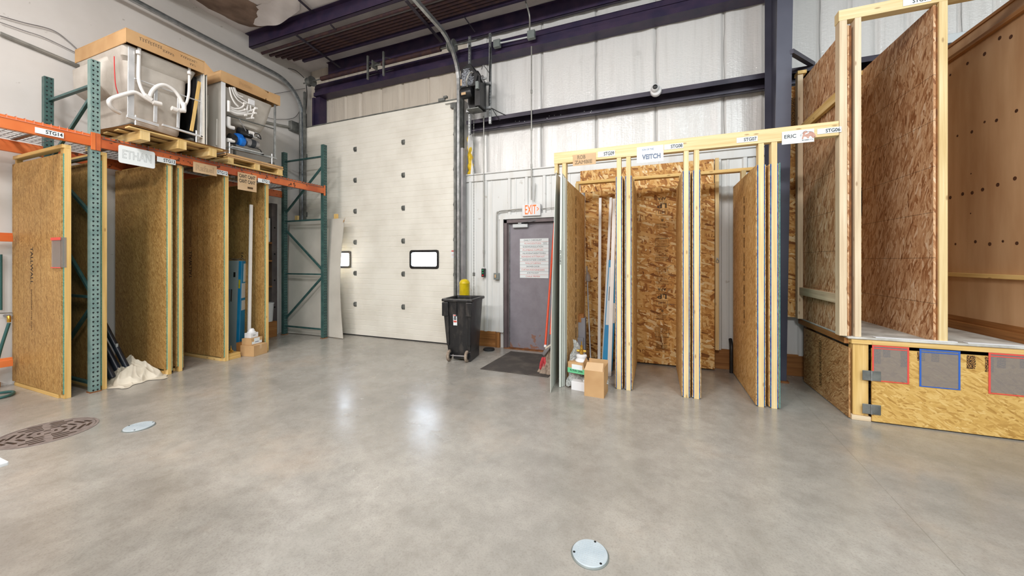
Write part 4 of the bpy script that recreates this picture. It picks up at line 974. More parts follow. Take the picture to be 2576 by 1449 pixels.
# cartons stacked in front
A_ = math.radians(20)
def boxth(name, label, cx, cy, z, sx_, sy_, h, rz, mt='cardboard', cat='box', tape=None, lid=True):
    t = thing(name, label, cat, (cx, cy, z), rz)
    part('carton_body', B().box(-sx_/2, sx_/2, -sy_/2, sy_/2, 0, h), mt, t, .003)
    return t
b1 = boxth('cardboard_box', 'plain cardboard box at the bottom of the small stack by the white channel', -5.84, 3.78, 0, .24, .25, .165, math.radians(12))
part('tape', B().box(-.12, .1215, -.02, .02, .1, .1665), 'card_light', b1)
b2 = boxth('cardboard_box', 'smaller cardboard box with white label in the middle of the small stack', -5.87, 3.77, .166, .17, .20, .10, math.radians(12))
part('label', B().box(.0855, .087, -.05, .05, .02, .10), 'paper', b2); part('handwriting', B().box(.0872, .0876, -.035, .03, .035, .045), 'ink_blue', b2)
part('side_label', B().box(.0855, .0865, -.09, .09, .01, .05), 'paper', b2)
b3 = boxth('small_white_box', 'small white box with tiny print resting on top of the stacked cartons', -5.88, 3.765, .268, .12, .13, .075, math.radians(10), 'white')
part('print', B().box(.0602, .0607, -.03, .02, .04, .044), 'ink', b3); part('print', B().box(.0602, .0607, -.03, .01, .03, .034), 'ink', b3)
solo('drain_flange', B().lathe([(.058, 0), (.058, .012), (.045, .02), (.042, .04), (.034, .05), (.030, .062), (.001, .066)], (-5.88, 3.765, .344), 28), 'white', 'white round plastic drain flange topping the small stack of boxes', 'drain flange', smooth=True)
boxth('cardboard_box', 'dark edge of a cardboard box behind the small box stack', -5.99, 3.70, 0, .10, .12, .20, .2, 'lumber_old')
wb = boxth('wooden_block', 'yellow wooden block on the floor at the foot of the panel by the blue carton', -5.93, 3.50, 0, .16, .17, .085, .1, 'lumber_left', 'wood block')
part('lower_board', B().box(-.08, .083, -.088, .088, 0, .038), 'lumber_left', wb, .003)
def valve(name, c, label, sc=1, rz=0):
    t = thing(name, label, 'brass valve', c, rz); X, Y, Z = 0, 0, 0
    if rz == 0: X, Y, Z = c
    part('valve_body', B().lathe([(.012*sc, 0), (.020*sc, .004*sc), (.020*sc, .02*sc), (.026*sc, .026*sc), (.026*sc, .05*sc), (.016*sc, .058*sc), (.012*sc, .08*sc), (.016*sc, .084*sc), (.016*sc, .094*sc), (.006*sc, .098*sc)], (X, Y, Z), 16), 'brass', t, smooth=True)
    part('side_port', B().tube([(X-.05*sc, Y, Z+.036*sc), (X+.05*sc, Y, Z+.036*sc)], .014*sc, 12), 'brass', t, smooth=True)
    part('side_port', B().tube([(X, Y-.042*sc, Z+.03*sc), (X, Y+.042*sc, Z+.03*sc)], .012*sc, 12), 'brass', t, smooth=True)
    part('stem', B().tube([(X, Y, Z+.09*sc), (X, Y, Z+.14*sc)], .005*sc, 8), 'brass', t, smooth=True)
    return t
valve('mixing_valve', (-5.93, 3.50, .086), 'brass mixing valve lying on the yellow wooden block', .75)
# steel channel post and shelf goods behind the far end of the rack
stl = thing('steel_wall_channel', 'dark steel channel post with bolt holes beside the far rear rack post', 'steel channel', (-7.05, 4.90, 0))
part('channel', B().box(-7.10, -7.0, 4.87, 4.98, 0, 2.60), 'rail_grey', stl, .003)
for z in (.55, 1.08, 1.60, 2.12): part('bolt_hole', B().lathe([(.016, 0), (.016, .001)], (-7.0, 4.925, z), 12, 'x'), 'hole', stl)
part('white_edge', B().box(-7.09, -7.02, 4.985, 5.01, 0, 2.55), 'liner', stl)
sh = thing('storage_shelf', 'dim wooden shelf with goods seen between the last panel and rack post', 'shelf', (-7.0, 4.6, 0))
for z in (.95, 1.45, 1.80): part('shelf_board', B().box(-7.11, -6.98, 4.38, 4.86, z, z+.03), 'lumber_old', sh)
part('back_board', B().box(-7.115, -7.10, 4.38, 4.86, .95, 2.1), 'osb_side', sh)
for y in (4.39, 4.60): part('shelf_post', B().box(-7.11, -7.07, y, y+.03, 0, 2.1), 'lumber_old', sh)
solo('bucket', B().lathe([(.10, 0), (.118, .34), (.125, .34), (.125, .36), (.118, .362), (.10, .35), (.001, .35)], (-6.95, 4.73, .30), 24), 'white', 'white plastic bucket seen behind the last rack panel', 'bucket', smooth=True)
solo('wooden_crate', B().box(-7.06, -6.84, 4.50, 4.86, 0, .298), 'lumber_old', 'low dark wooden crate carrying the white bucket', 'crate', .004)
solo('paper_roll', B().box(-7.09, -7.0, 4.66, 4.84, 1.832, 2.3), 'paper', 'white rolled paper standing on the dim wooden shelf', 'paper roll', .01)
# big bowed sheet leaning behind the end frame
L0, L1 = -7.0, PY(861, 857, 5.10)[0]
def sheetf(u, v, o=0):
    y = 5.13+.10*v-.05*u*math.sin(v*math.pi)+.035*math.sin(u*math.pi)
    xr = PY(863-4*math.sin(v*math.pi)+4*v, 500, 5.13+.10*v)[0]
    return (-6.98+(xr+6.98)*u, y+o, 2.27*v+.012)
b = B(); nu, nv = 20, 20
b.grid(lambda u, v: sheetf(u, v), nu, nv); b.grid(lambda u, v: sheetf(u, v, .006), nu, nv)
shb = solo('leaning_sheet', b, 'sheet', 'large bowed off-white panel sheet leaning behind the green rack end frame', 'panel sheet', smooth=True)
part('torn_corner', B().grid(lambda u, v: (-5.50+.10*u, 5.20-.05*u*u-.01*v, 2.235+.02*u-.045*v*(1-.4*u)+.03*u*u), 8, 4), 'cardboard', shb)
solo('board_end', B().box(-6.93, -6.85, 5.30, 5.34, 0, 2.40), 'lumber_left', 'yellow board end poking above the left part of the leaning sheet', 'board', .003)
solo('board_end', B().box(-5.83, -5.75, 5.28, 5.32, 0, 2.38), 'lumber_left', 'yellow board end poking above the right part of the leaning sheet', 'board', .003)

# ------------------------------------------------------------------ wall tap and hose at the left edge
tp = PX(20, 795, XL+.08)
t = thing('wall_tap', 'brass and steel wall tap feeding the teal hose at the left edge', 'tap', (tp[0], tp[1], tp[2]-.05))
part('tap_body', B().tube([(XL, tp[1], tp[2]), (tp[0]+.02, tp[1], tp[2])], .016, 12), 'steel', t, smooth=True)
part('spout', B().tube(smoothpath([(tp[0]+.02, tp[1], tp[2]), (tp[0]+.03, tp[1], tp[2]-.03), (tp[0]+.03, tp[1], tp[2]-.07)]), .016, 12), 'brass', t, smooth=True)
part('lever', B().bar((tp[0], tp[1], tp[2]+.02), (tp[0]+.02, tp[1]+.13, tp[2]-.04), .02, .008), 'galv', t, .002)
part('handle', B().bar((tp[0], tp[1]-.06, tp[2]+.04), (tp[0], tp[1]+.08, tp[2]+.03), .014, .014), 'galv', t, .002)
hp = [(tp[0]+.03, tp[1], tp[2]-.08), PX(4, 870, XL+.12), PX(-14, 930, XL+.12), (-6.85, 1.55, .02), FL(30, 985, .018), FL(22, 995, .018), FL(-20, 1003, .018), FL(-80, 1000, .018)]
run('garden_hose', hp, .014, 'hose', 'teal garden hose hanging from the wall tap and curling on the floor', 'hose', 8)
solo('hose_riser', B().tube([PX(2, 640, XL+.04), PX(2, 780, XL+.04)], .012, 10), 'hose', 'thin dark pipe rising on the left wall above the tap', 'pipe', smooth=True)
solo('floor_sill', B().box(XL, XL+.05, -2.0, 1.72, 0, .055), 'lumber_old', 'low brown timber sill along the foot of the left wall', 'sill')

# ------------------------------------------------------------------ hydro tub units on pallets on top of the rack
def a4(x, y, X=-5.80): return PX(200+x*.22086, 60+y*.22086, X)
def b4(x, y, X=-5.82): return PX(500+x*.22086, 160+y*.22086, X)
def pallet_block(label, y0, y1, x0, x1, z0, z1, blocks):
    t = thing('pallet', label, 'pallet', ((x0+x1)/2, (y0+y1)/2, z0))
    for i in range(6):
        x = x0+(x1-x0-.09)*i/5; part('top_board', B().box(x, x+.09, y0, y1, z1-.018, z1), 'pallet', t, .002)
    for y in blocks: part('stringer', B().box(x0, x1, y-.045 if len(blocks) == 3 else y-.02, y+.045 if len(blocks) == 3 else y+.02, z0+.0, z1-.018), 'pallet', t, .003)
    return t
p1 = pallet_block('pale wooden pallet with protruding stringers under the larger tub', 2.22, 3.18, -6.85, -5.56, 2.877, 3.0, (2.36, 2.72, 3.06))
p2 = thing('pallet', 'pale wooden pallet under the smaller tub at the far end of the rack', 'pallet', (-6.3, 3.76, 2.877))
for y in (3.40, 3.78, 4.15): part('stringer', B().box(-6.85, -5.76, y-.04, y+.04, 2.89, 2.975), 'pallet', p2, .003)
part('bottom_board', B().box(-5.86, -5.76, 3.35, 4.20, 2.877, 2.892), 'pallet', p2, .002)
part('bottom_board', B().box(-6.85, -6.75, 3.35, 4.20, 2.877, 2.892), 'pallet', p2, .002)
for i in range(6): x = -6.85+i*.20; part('top_board', B().box(x, x+.095 if i < 5 else -5.76, 3.35, 4.20, 2.975, 2.992), 'pallet', p2, .002)
def wavy(x0, x1, y0, y1, z, amp, seed):
    b = B(); top = lambda u, v: (x0+(x1-x0)*u+.02*math.sin(9*v+seed)*(u > .9), y0+(y1-y0)*v+.02*math.sin(7*u+seed)*((v < .1) or (v > .9)), z+amp*math.sin(5*v+seed)*u*u)
    b.grid(top, 14, 18); b.grid(lambda u, v: tuple(a+c for a, c in zip(top(u, v), (0, 0, -.006))), 14, 18); return b
solo('cardboard_sheet', wavy(-6.85, -5.55, 2.20, 3.25, 3.014, .008, 1), 'cardboard', 'rippled cardboard sheet lying on the pallet under the larger tub', 'cardboard sheet', smooth=True)
solo('cardboard_tray', B().box(-6.85, -5.755, 3.34, 4.20, 2.993, 2.999).box(-5.761, -5.755, 3.34, 4.20, 2.975, 3.028).box(-6.85, -5.755, 3.34, 3.346, 2.993, 3.028).box(-6.85, -5.755, 4.194, 4.20, 2.993, 3.028), 'cardboard', 'shallow cardboard tray on the pallet under the smaller tub', 'cardboard tray')

def loft(rings, n=8, mt=None):
    # rounded rectangles (x0,x1,y0,y1,z,r) joined into a hollow looking shell
    b = B(); vs = []; m = 0
    for (x0, x1, y0, y1, z, r) in rings:
        ring = []
        for cx, cy, a0 in ((x1-r, y1-r, 0), (x0+r, y1-r, 90), (x0+r, y0+r, 180), (x1-r, y0+r, 270)):
            for k in range(n+1): a = math.radians(a0+90*k/n); ring.append((cx+r*math.cos(a), cy+r*math.sin(a), z))
        m = len(ring); vs += ring
    fs = [tuple(range(m-1, -1, -1)), tuple(range(m*(len(rings)-1), m*len(rings)))]
    for i in range(len(rings)-1):
        for j in range(m): fs.append((i*m+j, i*m+(j+1) % m, (i+1)*m+(j+1) % m, (i+1)*m+j))
    return b.add(vs, fs)
tub = thing('boxed_tub', 'larger grey walk-in tub in a chrome frame under a scribbled cardboard lid', 'bathtub', (-6.35, 2.68, 3.02))
part('shell', loft([(-6.70, -5.98, 2.44, 2.86, 3.06, .10), (-6.78, -5.90, 2.40, 2.89, 3.16, .12), (-6.82, -5.89, 2.38, 2.90, 3.45, .10), (-6.86, -5.87, 2.34, 2.92, 3.50, .08), (-6.88, -5.86, 2.30, 2.93, 3.86, .08), (-6.90, -5.82, 2.27, 2.96, 3.90, .06), (-6.90, -5.80, 2.27, 3.0, 4.02, .05)]), 'shell', tub, smooth=True)
part('side_bulge', loft([(-6.80, -6.25, 2.30, 2.45, 3.50, .06), (-6.85, -6.2, 2.20, 2.45, 3.58, .07), (-6.86, -6.15, 2.19, 2.45, 3.86, .07), (-6.84, -6.15, 2.26, 2.45, 3.94, .06)]), 'shell', tub, smooth=True)
part('drain_hole', B().lathe([(.028, 0), (.028, .004)], a4(975, 430, -5.822), 20, 'x'), 'hole', tub)
def chrome_bar(p, q, w_, h_, up=(1, 0, 0), mt='chrome', name='frame_rail', par=None): return part(name, B().bar(p, q, w_, h_, up), mt, par or tub, .002)
chrome_bar(a4(590, 270), a4(582, 1050), .058, .014, name='frame_post'); chrome_bar(a4(1395, 560), a4(1385, 1290), .03, .03, name='frame_post')
chrome_bar(a4(535, 1050), a4(900, 1160), .035, .03); chrome_bar(a4(940, 1150), a4(1400, 1290), .025, .03)
chrome_bar(a4(620, 620), a4(1370, 885), .012, .022)
chrome_bar(a4(870, 715), a4(862, 1120), .035, .012, name='frame_upright'); chrome_bar(a4(1130, 805), a4(1122, 1185), .030, .012, name='frame_upright')
for x in (638, 1330):
    f0 = a4(x, 1040 if x < 700 else 1215)
    part('levelling_foot', B().tube([(f0[0], f0[1], f0[2]), (f0[0], f0[1], 3.022)], .009, 10).lathe([(.02, 0), (.02, .008), (.009, .012)], (f0[0], f0[1], 3.022), 16), 'chrome', tub, smooth=True)
def pipe(par, pts, r, fn, X, mt='pvc', name='pipe', n=6): return part(name, B().tube(smoothpath([fn(x, y, X+dx) for x, y, dx in pts], n), r, 12), mt, par, smooth=True)
pipe(tub, [(680, 280, 0), (676, 420, 0), (672, 600, 0), (690, 700, 0), (725, 780, 0), (770, 850, 0)], .018, a4, -5.79)
pipe(tub, [(460, 1015, -.08), (380, 970, -.03), (335, 900, 0), (370, 850, 0), (540, 795, 0), (640, 782, 0), (760, 850, 0), (850, 900, 0), (920, 915, 0)], .021, a4, -5.775)
pipe(tub, [(790, 850, 0), (830, 760, 0), (900, 705, 0), (980, 700, 0), (1080, 760, 0), (1140, 840, 0), (1180, 930, 0), (1190, 990, 0)], .021, a4, -5.78)
pipe(tub, [(1252, 500, 0), (1250, 650, 0), (1245, 790, 0), (1225, 880, 0), (1200, 930, 0)], .015, a4, -5.79)
for x0, y0, x1, y1, r in ((740, 810, 820, 870, .028), (830, 890, 930, 915, .027), (1050, 960, 1110, 985, .030), (1140, 985, 1200, 990, .027), (1190, 900, 1190, 990, .025), (672, 310, 672, 345, .024), (1250, 545, 1250, 575, .022)):
    part('pipe_fitting', B().tube([a4(x0, y0, -5.77), a4(x1, y1, -5.77)], r, 14), 'pvc', tub, smooth=True)
pipe(tub, [(395, 370, .0), (400, 560, .0), (412, 700, 0), (440, 800, 0)], .005, a4, -5.95, 'red', 'red_hose')
part('wood_slat', B().bar(a4(1365, 660), a4(1275, 1220), .035, .02, (1, 0, 0)), 'lumber_left', tub, .002)
part('gap_shade_sheet', B().box(-6.8, -5.90, 3.00, 3.04, 3.08, 4.0), 'black', tub)  # black sheet standing in for the shade in the gap beside the shell
part('side_panel', B().box(-6.88, -5.745, 3.062, 3.078, 3.022, 4.06).box(-5.765, -5.745, 3.048, 3.092, 3.022, 4.06), 'tub_side', tub, .003)
part('frame_base', B().box(-6.8, -5.85, 2.36, 2.40, 3.10, 3.13).box(-6.8, -5.85, 2.95, 2.99, 3.10, 3.13).box(-6.8, -6.76, 2.36, 2.99, 3.10, 3.13), 'galv_dark', tub)
for y in (2.38, 2.97): part('levelling_foot', B().tube([(-6.7, y, 3.022), (-6.7, y, 3.12)], .009, 10), 'chrome', tub, smooth=True)
lid = thing('cardboard_cover', 'big cardboard lid with scribbled black writing covering the larger tub', 'cardboard lid', (-6.35, 2.68, 4.02), 0)
lx0, lx1, ly0, ly1, lz0, lz1 = -6.96, -5.735, 2.262, 3.06, 4.022, 4.178
part('lid_front', B().add([(lx1, ly0, lz0), (lx1, ly1-.01, lz0), (lx1, ly1, lz1+.02), (lx1, ly0, lz1), (lx1-.008, ly0, lz0), (lx1-.008, ly1-.01, lz0), (lx1-.008, ly1, lz1+.02), (lx1-.008, ly0, lz1)], [(0, 1, 2, 3), (7, 6, 5, 4), (0, 4, 5, 1), (1, 5, 6, 2), (2, 6, 7, 3), (3, 7, 4, 0)]), 'cardboard', lid, .002, long=1)
part('lid_side', B().box(lx0, lx1-.008, ly0, ly0+.008, lz0-.01, lz1), 'cardboard', lid, .002)
part('lid_side', B().box(lx0, lx1-.008, ly1-.02, ly1-.012, lz0, lz1), 'cardboard', lid, .002)
part('lid_top', B().box(lx0, lx1, ly0, ly1, lz1, lz1+.008), 'cardboard', lid, .002)
part('loose_flap', B().add([(lx1, ly1-.01, lz0-.02), (lx1, ly1-.01, lz1+.01), (lx1+.02, ly1+.10, lz0+.06), (lx1-.25, ly1-.01, lz1+.01), (lx1+.006, ly1-.01, lz0-.02), (lx1+.006, ly1-.01, lz1+.01), (lx1+.026, ly1+.10, lz0+.06), (lx1-.25, ly1-.01, lz1+.016)], [(0, 1, 2), (1, 3, 2), (4, 6, 5), (5, 6, 7), (0, 2, 6, 4), (2, 3, 7, 6)]), 'cardboard', lid)
def scrib(par, y0, y1, z, h, X, seed, k=26, slope=0):
    rr = random.Random(seed); pts = []
    n = max(8, int((y1-y0)/.004))
    for i in range(n):
        a = i*1.05; u = i/n
        pts.append((X, y0+(y1-y0)*u+.010*math.sin(a)+rr.uniform(-.003, .003), z+h*.5*math.cos(a*1.0+rr.uniform(-.3, .3))*rr.uniform(.55, 1)+slope*u))
    return part('scribble', B().tube(smoothpath(pts, 3), .0011, 5), 'ink', par)
scrib(lid, 2.38, 2.60, 4.125, .05, lx1+.001, 3); scrib(lid, 2.60, 2.72, 4.10, .04, lx1+.001, 4); scrib(lid, 2.78, 2.96, 4.13, .035, lx1+.001, 5); scrib(lid, 2.88, 2.95, 4.075, .03, lx1+.001, 6)

tub2 = thing('boxed_tub', 'smaller beige tub with exposed white tubing and blue pump on its open side', 'bathtub', (-6.35, 3.76, 3.02))
part('shell', loft([(-6.6, -6.0, 3.62, 3.94, 3.52, .12), (-6.7, -5.93, 3.50, 4.0, 3.56, .14), (-6.75, -5.90, 3.42, 4.04, 3.66, .12), (-6.85, -5.86, 3.34, 4.10, 4.02, .06)]), 'shell', tub2, smooth=True)
part('side_panel', B().box(-6.90, -5.80, 3.305, 3.322, 3.03, 4.06), 'tub_side', tub2, .003)
part('trim_strip', B().box(-5.80, -5.785, 3.29, 3.345, 3.03, 4.04), 'white', tub2, .003)
for pts in ([(-6.70, 3.302, 3.40), (-6.35, 3.302, 3.36), (-6.17, 3.302, 3.42), (-6.13, 3.302, 3.5), (-6.12, 3.302, 3.90)], [(-5.92, 3.302, 3.14), (-5.91, 3.302, 3.52)], [(-6.80, 3.302, 3.17), (-5.95, 3.302, 3.13)]):
    part('moulded_rib', B().tube(smoothpath(pts, 6), .010, 10), 'tub_side', tub2, smooth=True)
chrome_bar(b4(868, 470), b4(865, 1065), .03, .02, name='frame_post', par=tub2, mt='galv')
chrome_bar(b4(330, 590, -5.86), b4(865, 745, -5.86), .014, .025, par=tub2, mt='galv_dark')
chrome_bar(b4(330, 950), b4(880, 1080), .03, .035, par=tub2, mt='galv')
for x in (345, 828):
    f0 = b4(x, 900 if x < 500 else 1030); part('levelling_foot', B().tube([(f0[0]+.01, f0[1], f0[2]), (f0[0]+.01, f0[1], 3.0)], .009, 10), 'chrome', tub2, smooth=True)
for i, pts in enumerate(([(350, 270), (370, 370), (410, 450), (450, 490)], [(370, 270), (400, 350), (440, 410), (480, 440), (510, 460)], [(392, 270), (430, 360), (480, 400), (540, 440), (600, 475), (650, 500)], [(405, 270), (440, 350), (500, 380)],
                         [(340, 480), (400, 510), (460, 510), (500, 490), (520, 460)], [(340, 495), (400, 530), (460, 540), (530, 525)], [(340, 515), (420, 555), (520, 555), (600, 530), (650, 512)], [(340, 540), (420, 580), (530, 590)], [(340, 530), (430, 570), (540, 575), (640, 565)], [(560, 470), (550, 520), (560, 560)], [(590, 470), (590, 510), (600, 545)], [(540, 625), (600, 620)], [(600, 620), (640, 500)])):
    part('air_tube', B().tube(smoothpath([b4(x, y, -5.80-.008*(i % 4)) for x, y in pts], 5), .0115, 10), 'pvc', tub2, smooth=True)
for x, y in ((520, 455), (650, 510), (530, 525), (640, 565), (530, 590), (610, 620)):
    q = b4(x, y, -5.79); part('tube_fitting', B().tube([(q[0], q[1]-.012, q[2]), (q[0], q[1]+.02, q[2]+.006)], .016, 10), 'pvc', tub2, smooth=True)
q = b4(600, 440, -5.79); part('manifold', B().box(q[0]-.01, q[0]+.01, q[1]-.045, q[1]+.045, q[2]-.04, q[2]+.04), 'white', tub2, .004)
q = b4(340, 480, -5.80); part('manifold', B().tube([(q[0], q[1], q[2]-.09), (q[0], q[1], q[2]+.07)], .022, 12), 'pvc', tub2, smooth=True)
pu = part('pump_housing', B().lathe([(.03, -.06), (.075, -.05), (.085, -.02), (.085, .03), (.06, .05), (.05, .10)], b4(450, 860, -5.88), 20, 'y'), 'blue_motor', tub2, smooth=True)
part('pump_housing', B().lathe([(.03, -.03), (.06, -.02), (.065, .01), (.06, .04), (.03, .05)], b4(480, 890, -5.82), 18, 'y'), 'blue_motor', tub2, smooth=True)
part('pump_cover', B().lathe([(.02, -.05), (.075, -.045), (.08, .0), (.07, .03)], b4(385, 860, -5.86), 20, 'y'), 'black', tub2, smooth=True)
q = b4(600, 910, -5.84)
part('motor', B().lathe([(.02, -.10), (.062, -.09), (.064, .08), (.05, .10), (.02, .105)], q, 22, 'y'), 'steel', tub2, smooth=True)
part('motor_band', B().lathe([(.0655, -.03), (.0665, -.03), (.0665, .035), (.0655, .035)], q, 22, 'y'), 'ink', tub2, smooth=True)
part('blower', B().lathe([(.02, -.10), (.06, -.09), (.07, 0), (.06, .10), (.02, .11)], b4(520, 790, -5.90), 20, 'y'), 'black', tub2, smooth=True)
part('blower_outlet', B().tube([b4(570, 780, -5.83), b4(620, 795, -5.83)], .026, 14), 'pvc', tub2, smooth=True)
part('clamp_ring', B().tube([b4(650+28*math.cos(t_), 815+30*math.sin(t_), -5.80) for t_ in [i*.4 for i in range(17)]], .005, 8), 'chrome', tub2, smooth=True)
part('cord', B().tube(smoothpath([b4(*p_, -5.79) for p_ in ((640, 790), (690, 810), (710, 860), (690, 850), (660, 830))], 5), .007, 8), 'black', tub2, smooth=True)
part('cord', B().tube(smoothpath([b4(*p_, -5.79) for p_ in ((670, 970), (700, 985), (720, 1020), (740, 1040))], 5), .008, 8), 'black', tub2, smooth=True)
pipe(tub2, [(340, 610, 0), (338, 690, 0), (350, 720, 0), (400, 735, 0)], .028, b4, -5.84)
pipe(tub2, [(325, 870, 0), (400, 880, 0)], .030, b4, -5.82)
pipe(tub2, [(460, 630, 0), (500, 700, 0), (540, 770, 0)], .007, b4, -5.81, 'steel', 'drain_rod')
part('pump_shelf', B().bar(b4(345, 950, -5.86), b4(690, 1030, -5.86), .18, .012, (0, 0, 1)), 'white_steel', tub2, .002)
part('frame_base', B().box(-6.85, -5.84, 4.08, 4.11, 3.05, 3.09).box(-6.85, -6.81, 3.33, 4.11, 3.05, 3.09).box(-6.85, -6.82, 4.08, 4.11, 3.0, 4.0), 'galv_dark', tub2)
lid = thing('cardboard_cover', 'cardboard lid with a torn notch covering the smaller tub', 'cardboard lid', (-6.35, 3.76, 4.05), 0)
lx0, lx1, ly0, ly1, lz0, lz1 = -6.96, -5.785, 3.285, 4.165, 4.045, 4.20
yn = 3.98
b = B().prism([(ly0, lz0), (yn-.06, lz0-.005), (yn-.055, lz0+.02), (yn-.045, lz0+.02), (yn-.04, lz0-.005), (ly1, lz0-.01), (ly1, lz1), (yn+.0, lz1-.01), (yn-.015, lz1-.045), (yn-.03, lz1-.03), (yn-.10, lz1-.015), (yn-.18, lz1), (ly0, lz1)], 'x', lx1-.008, lx1)
part('lid_front', b, 'cardboard', lid, long=1)
part('lid_side', B().box(lx0, lx1-.008, ly0, ly0+.008, lz0, lz1), 'cardboard', lid, .002)
part('lid_side', B().box(lx0, lx1-.008, ly1-.008, ly1, lz0, lz1), 'cardboard', lid, .002)
part('lid_top', B().box(lx0, lx1-.03, ly0, ly1, lz1-.005, lz1+.003), 'cardboard', lid)
text('handwriting', 'Potter', lid, 'ink', (lx1, 3.53, 4.10), (0, 1, 0), (0, 0, 1), .19, .055, outline=.004)

# ================================================================== TIMBER BAYS ON THE RIGHT
BY = 4.30                       # front plane of the bays
hb = solo('header_beam', B().box(-1.145, 1.60, BY-.025, BY+.013, 2.64, 2.775), 'lumber', 'long pale lumber header beam with bay labels above the open timber bays', 'timber beam', .003, long=0)
solo('header_backer', B().box(-1.145, 1.60, BY+.014, BY+.052, 2.64, 2.70), 'lumber', 'second lumber board fixed behind the long header beam', 'timber beam', .003)
solo('rear_ledger', B().box(-1.045, 1.27, 5.10, 5.19, 2.55, 2.59), 'lumber_left', 'yellow lumber ledger running across the back of the timber bays', 'timber ledger', .003)
def partition(xc, label, left='osb_side', right='osb_side', y1=5.44, studw=.048, top=2.425, stub=True):
    t = thing('bay_partition', label, 'partition', (xc, 4.87, 0))
    h = studw/2
    part('front_stud', B().box(xc-h, xc+h, BY-.02, BY+.07, 0, 2.64), 'lumber', t, .002)
    part('rear_stud', B().box(xc-h, xc+h, y1-.40, y1-.31, 0, 2.55), 'lumber', t, .002)
    part('end_stud', B().box(xc-h, xc+h, y1-.09, y1, 0, 2.42), 'lumber', t, .002)
    part('top_plate', B().box(xc-h, xc+h, BY+.07, y1-.40, 2.37, 2.41), 'lumber', t, .002)
    part('bottom_plate', B().box(xc-h, xc+h, BY+.07, y1-.40, 0, .04), 'lumber', t, .002)
    for s, mt in ((-1, left), (1, right)):
        if not mt: continue
        a = xc+s*h; part('foam_edge', B().box(a, a+s*.008, BY-.019, y1, .012, top), 'foam_blue', t)
        part('osb_sheet', B().box(a+s*.008, a+s*.018, BY-.008, y1, .012, top), mt, t)
    return t
P1 = partition(-1.02, 'timber partition at the left end of the bays beside the white sheets', left=None)
part('corner_block', B().box(-1.14, -1.10, BY-.02, BY+.07, 2.53, 2.64), 'lumber', P1, .002)
P2 = partition(-.385, 'left one of the close pair of partitions beside the blue carton')
P3 = partition(-.282, 'right one of the close pair of partitions left of the stamped back sheet')
P4 = partition(.308, 'left one of the close pair of partitions right of the stamped back sheet')
P5 = partition(.408, 'right one of the close pair of partitions under the STG08 label')
P6 = partition(.985, 'partition with a fully lit OSB side under the STG07 label')
P7 = partition(1.095, 'rightmost narrow partition with teal edge beside the dark steel column')
part('teal_edge', B().box(1.137, 1.143, BY-.02, 5.40, .012, 2.43), 'foam_teal', P7)
# sheets on the wall behind the bays
def backsheet(x0, x1, z0, z1, y, label, mt='osb_gold'):
    return solo('backing_sheet', B().box(x0, x1, y, y+.012, z0, z1), mt, label, 'OSB sheet', loc=((x0+x1)/2, y, z0))
backsheet(-1.06, .73, 2.50, 2.83, 5.50, 'long OSB strip on the wall above the backs of the bays')
s1 = backsheet(-.98, -.29, .02, 2.498, 5.47, 'OSB backing sheet behind the white channels and steel pole')
s2 = backsheet(-.285, .36, .02, 2.498, 5.47, 'OSB backing sheet covered with black upside-down mill stamps')
s3 = backsheet(.365, .735, .02, 2.498, 5.47, 'narrow OSB backing sheet beside the bare ribbed wall')
solo('wall_batten', B().box(.742, .785, 5.46, 5.545, .28, 2.83), 'lumber', 'vertical lumber batten with small ring hook at the edge of the narrow backing sheet', 'batten', .002)
solo('ring_hook', B().tube([(.765+.014*math.cos(i*.45), 5.45, 1.46+.022*math.sin(i*.45)) for i in range(15)], .004, 8).box(.755, .775, 5.452, 5.46, 1.475, 1.505), 'galv', 'small metal ring hook screwed to the batten', 'hook')
# mill stamps on sheet two, printed upside down
def stamp_block(par, x0, x1, z0, z1, y, dens=.011, mt='stamp', seed=1):
    rr = random.Random(seed)
    z = z0
    while z < z1-.006:
        hh = rr.choice((.004, .006, .006, .009)); b = B(); a = x0+rr.uniform(0, .012); e = x1-rr.uniform(0, .03)
        b.box(a, e, y-.0008, y, z, z+hh*.7); part('mill_stamp', b, 'stamp_dots', par); z += hh+dens*.7
def boxline(par, x0, x1, z0, z1, y, mt='stamp', w_=.003):
    part('stamp_frame', B().prism([(x0, z0), (x1, z0), (x1, z1), (x0, z1), (x0, z0+.0001), (x0+w_, z0+w_), (x0+w_, z1-w_), (x1-w_, z1-w_), (x1-w_, z0+w_), (x0+w_, z0+w_-.0001)], 'y', y-.0008, y), mt, par)
def upside(par, s, cx, ztop, wd, hh, y): text('mill_stamp', s, par, 'stamp', (cx+wd/2, y, ztop), (-1, 0, 0), (0, 0, -1), wd, hh)
ys = 5.4692; cxs = PY(1665, 700, 5.47)[0]
def zpix(y): return PY(1665, y, 5.47)[2]
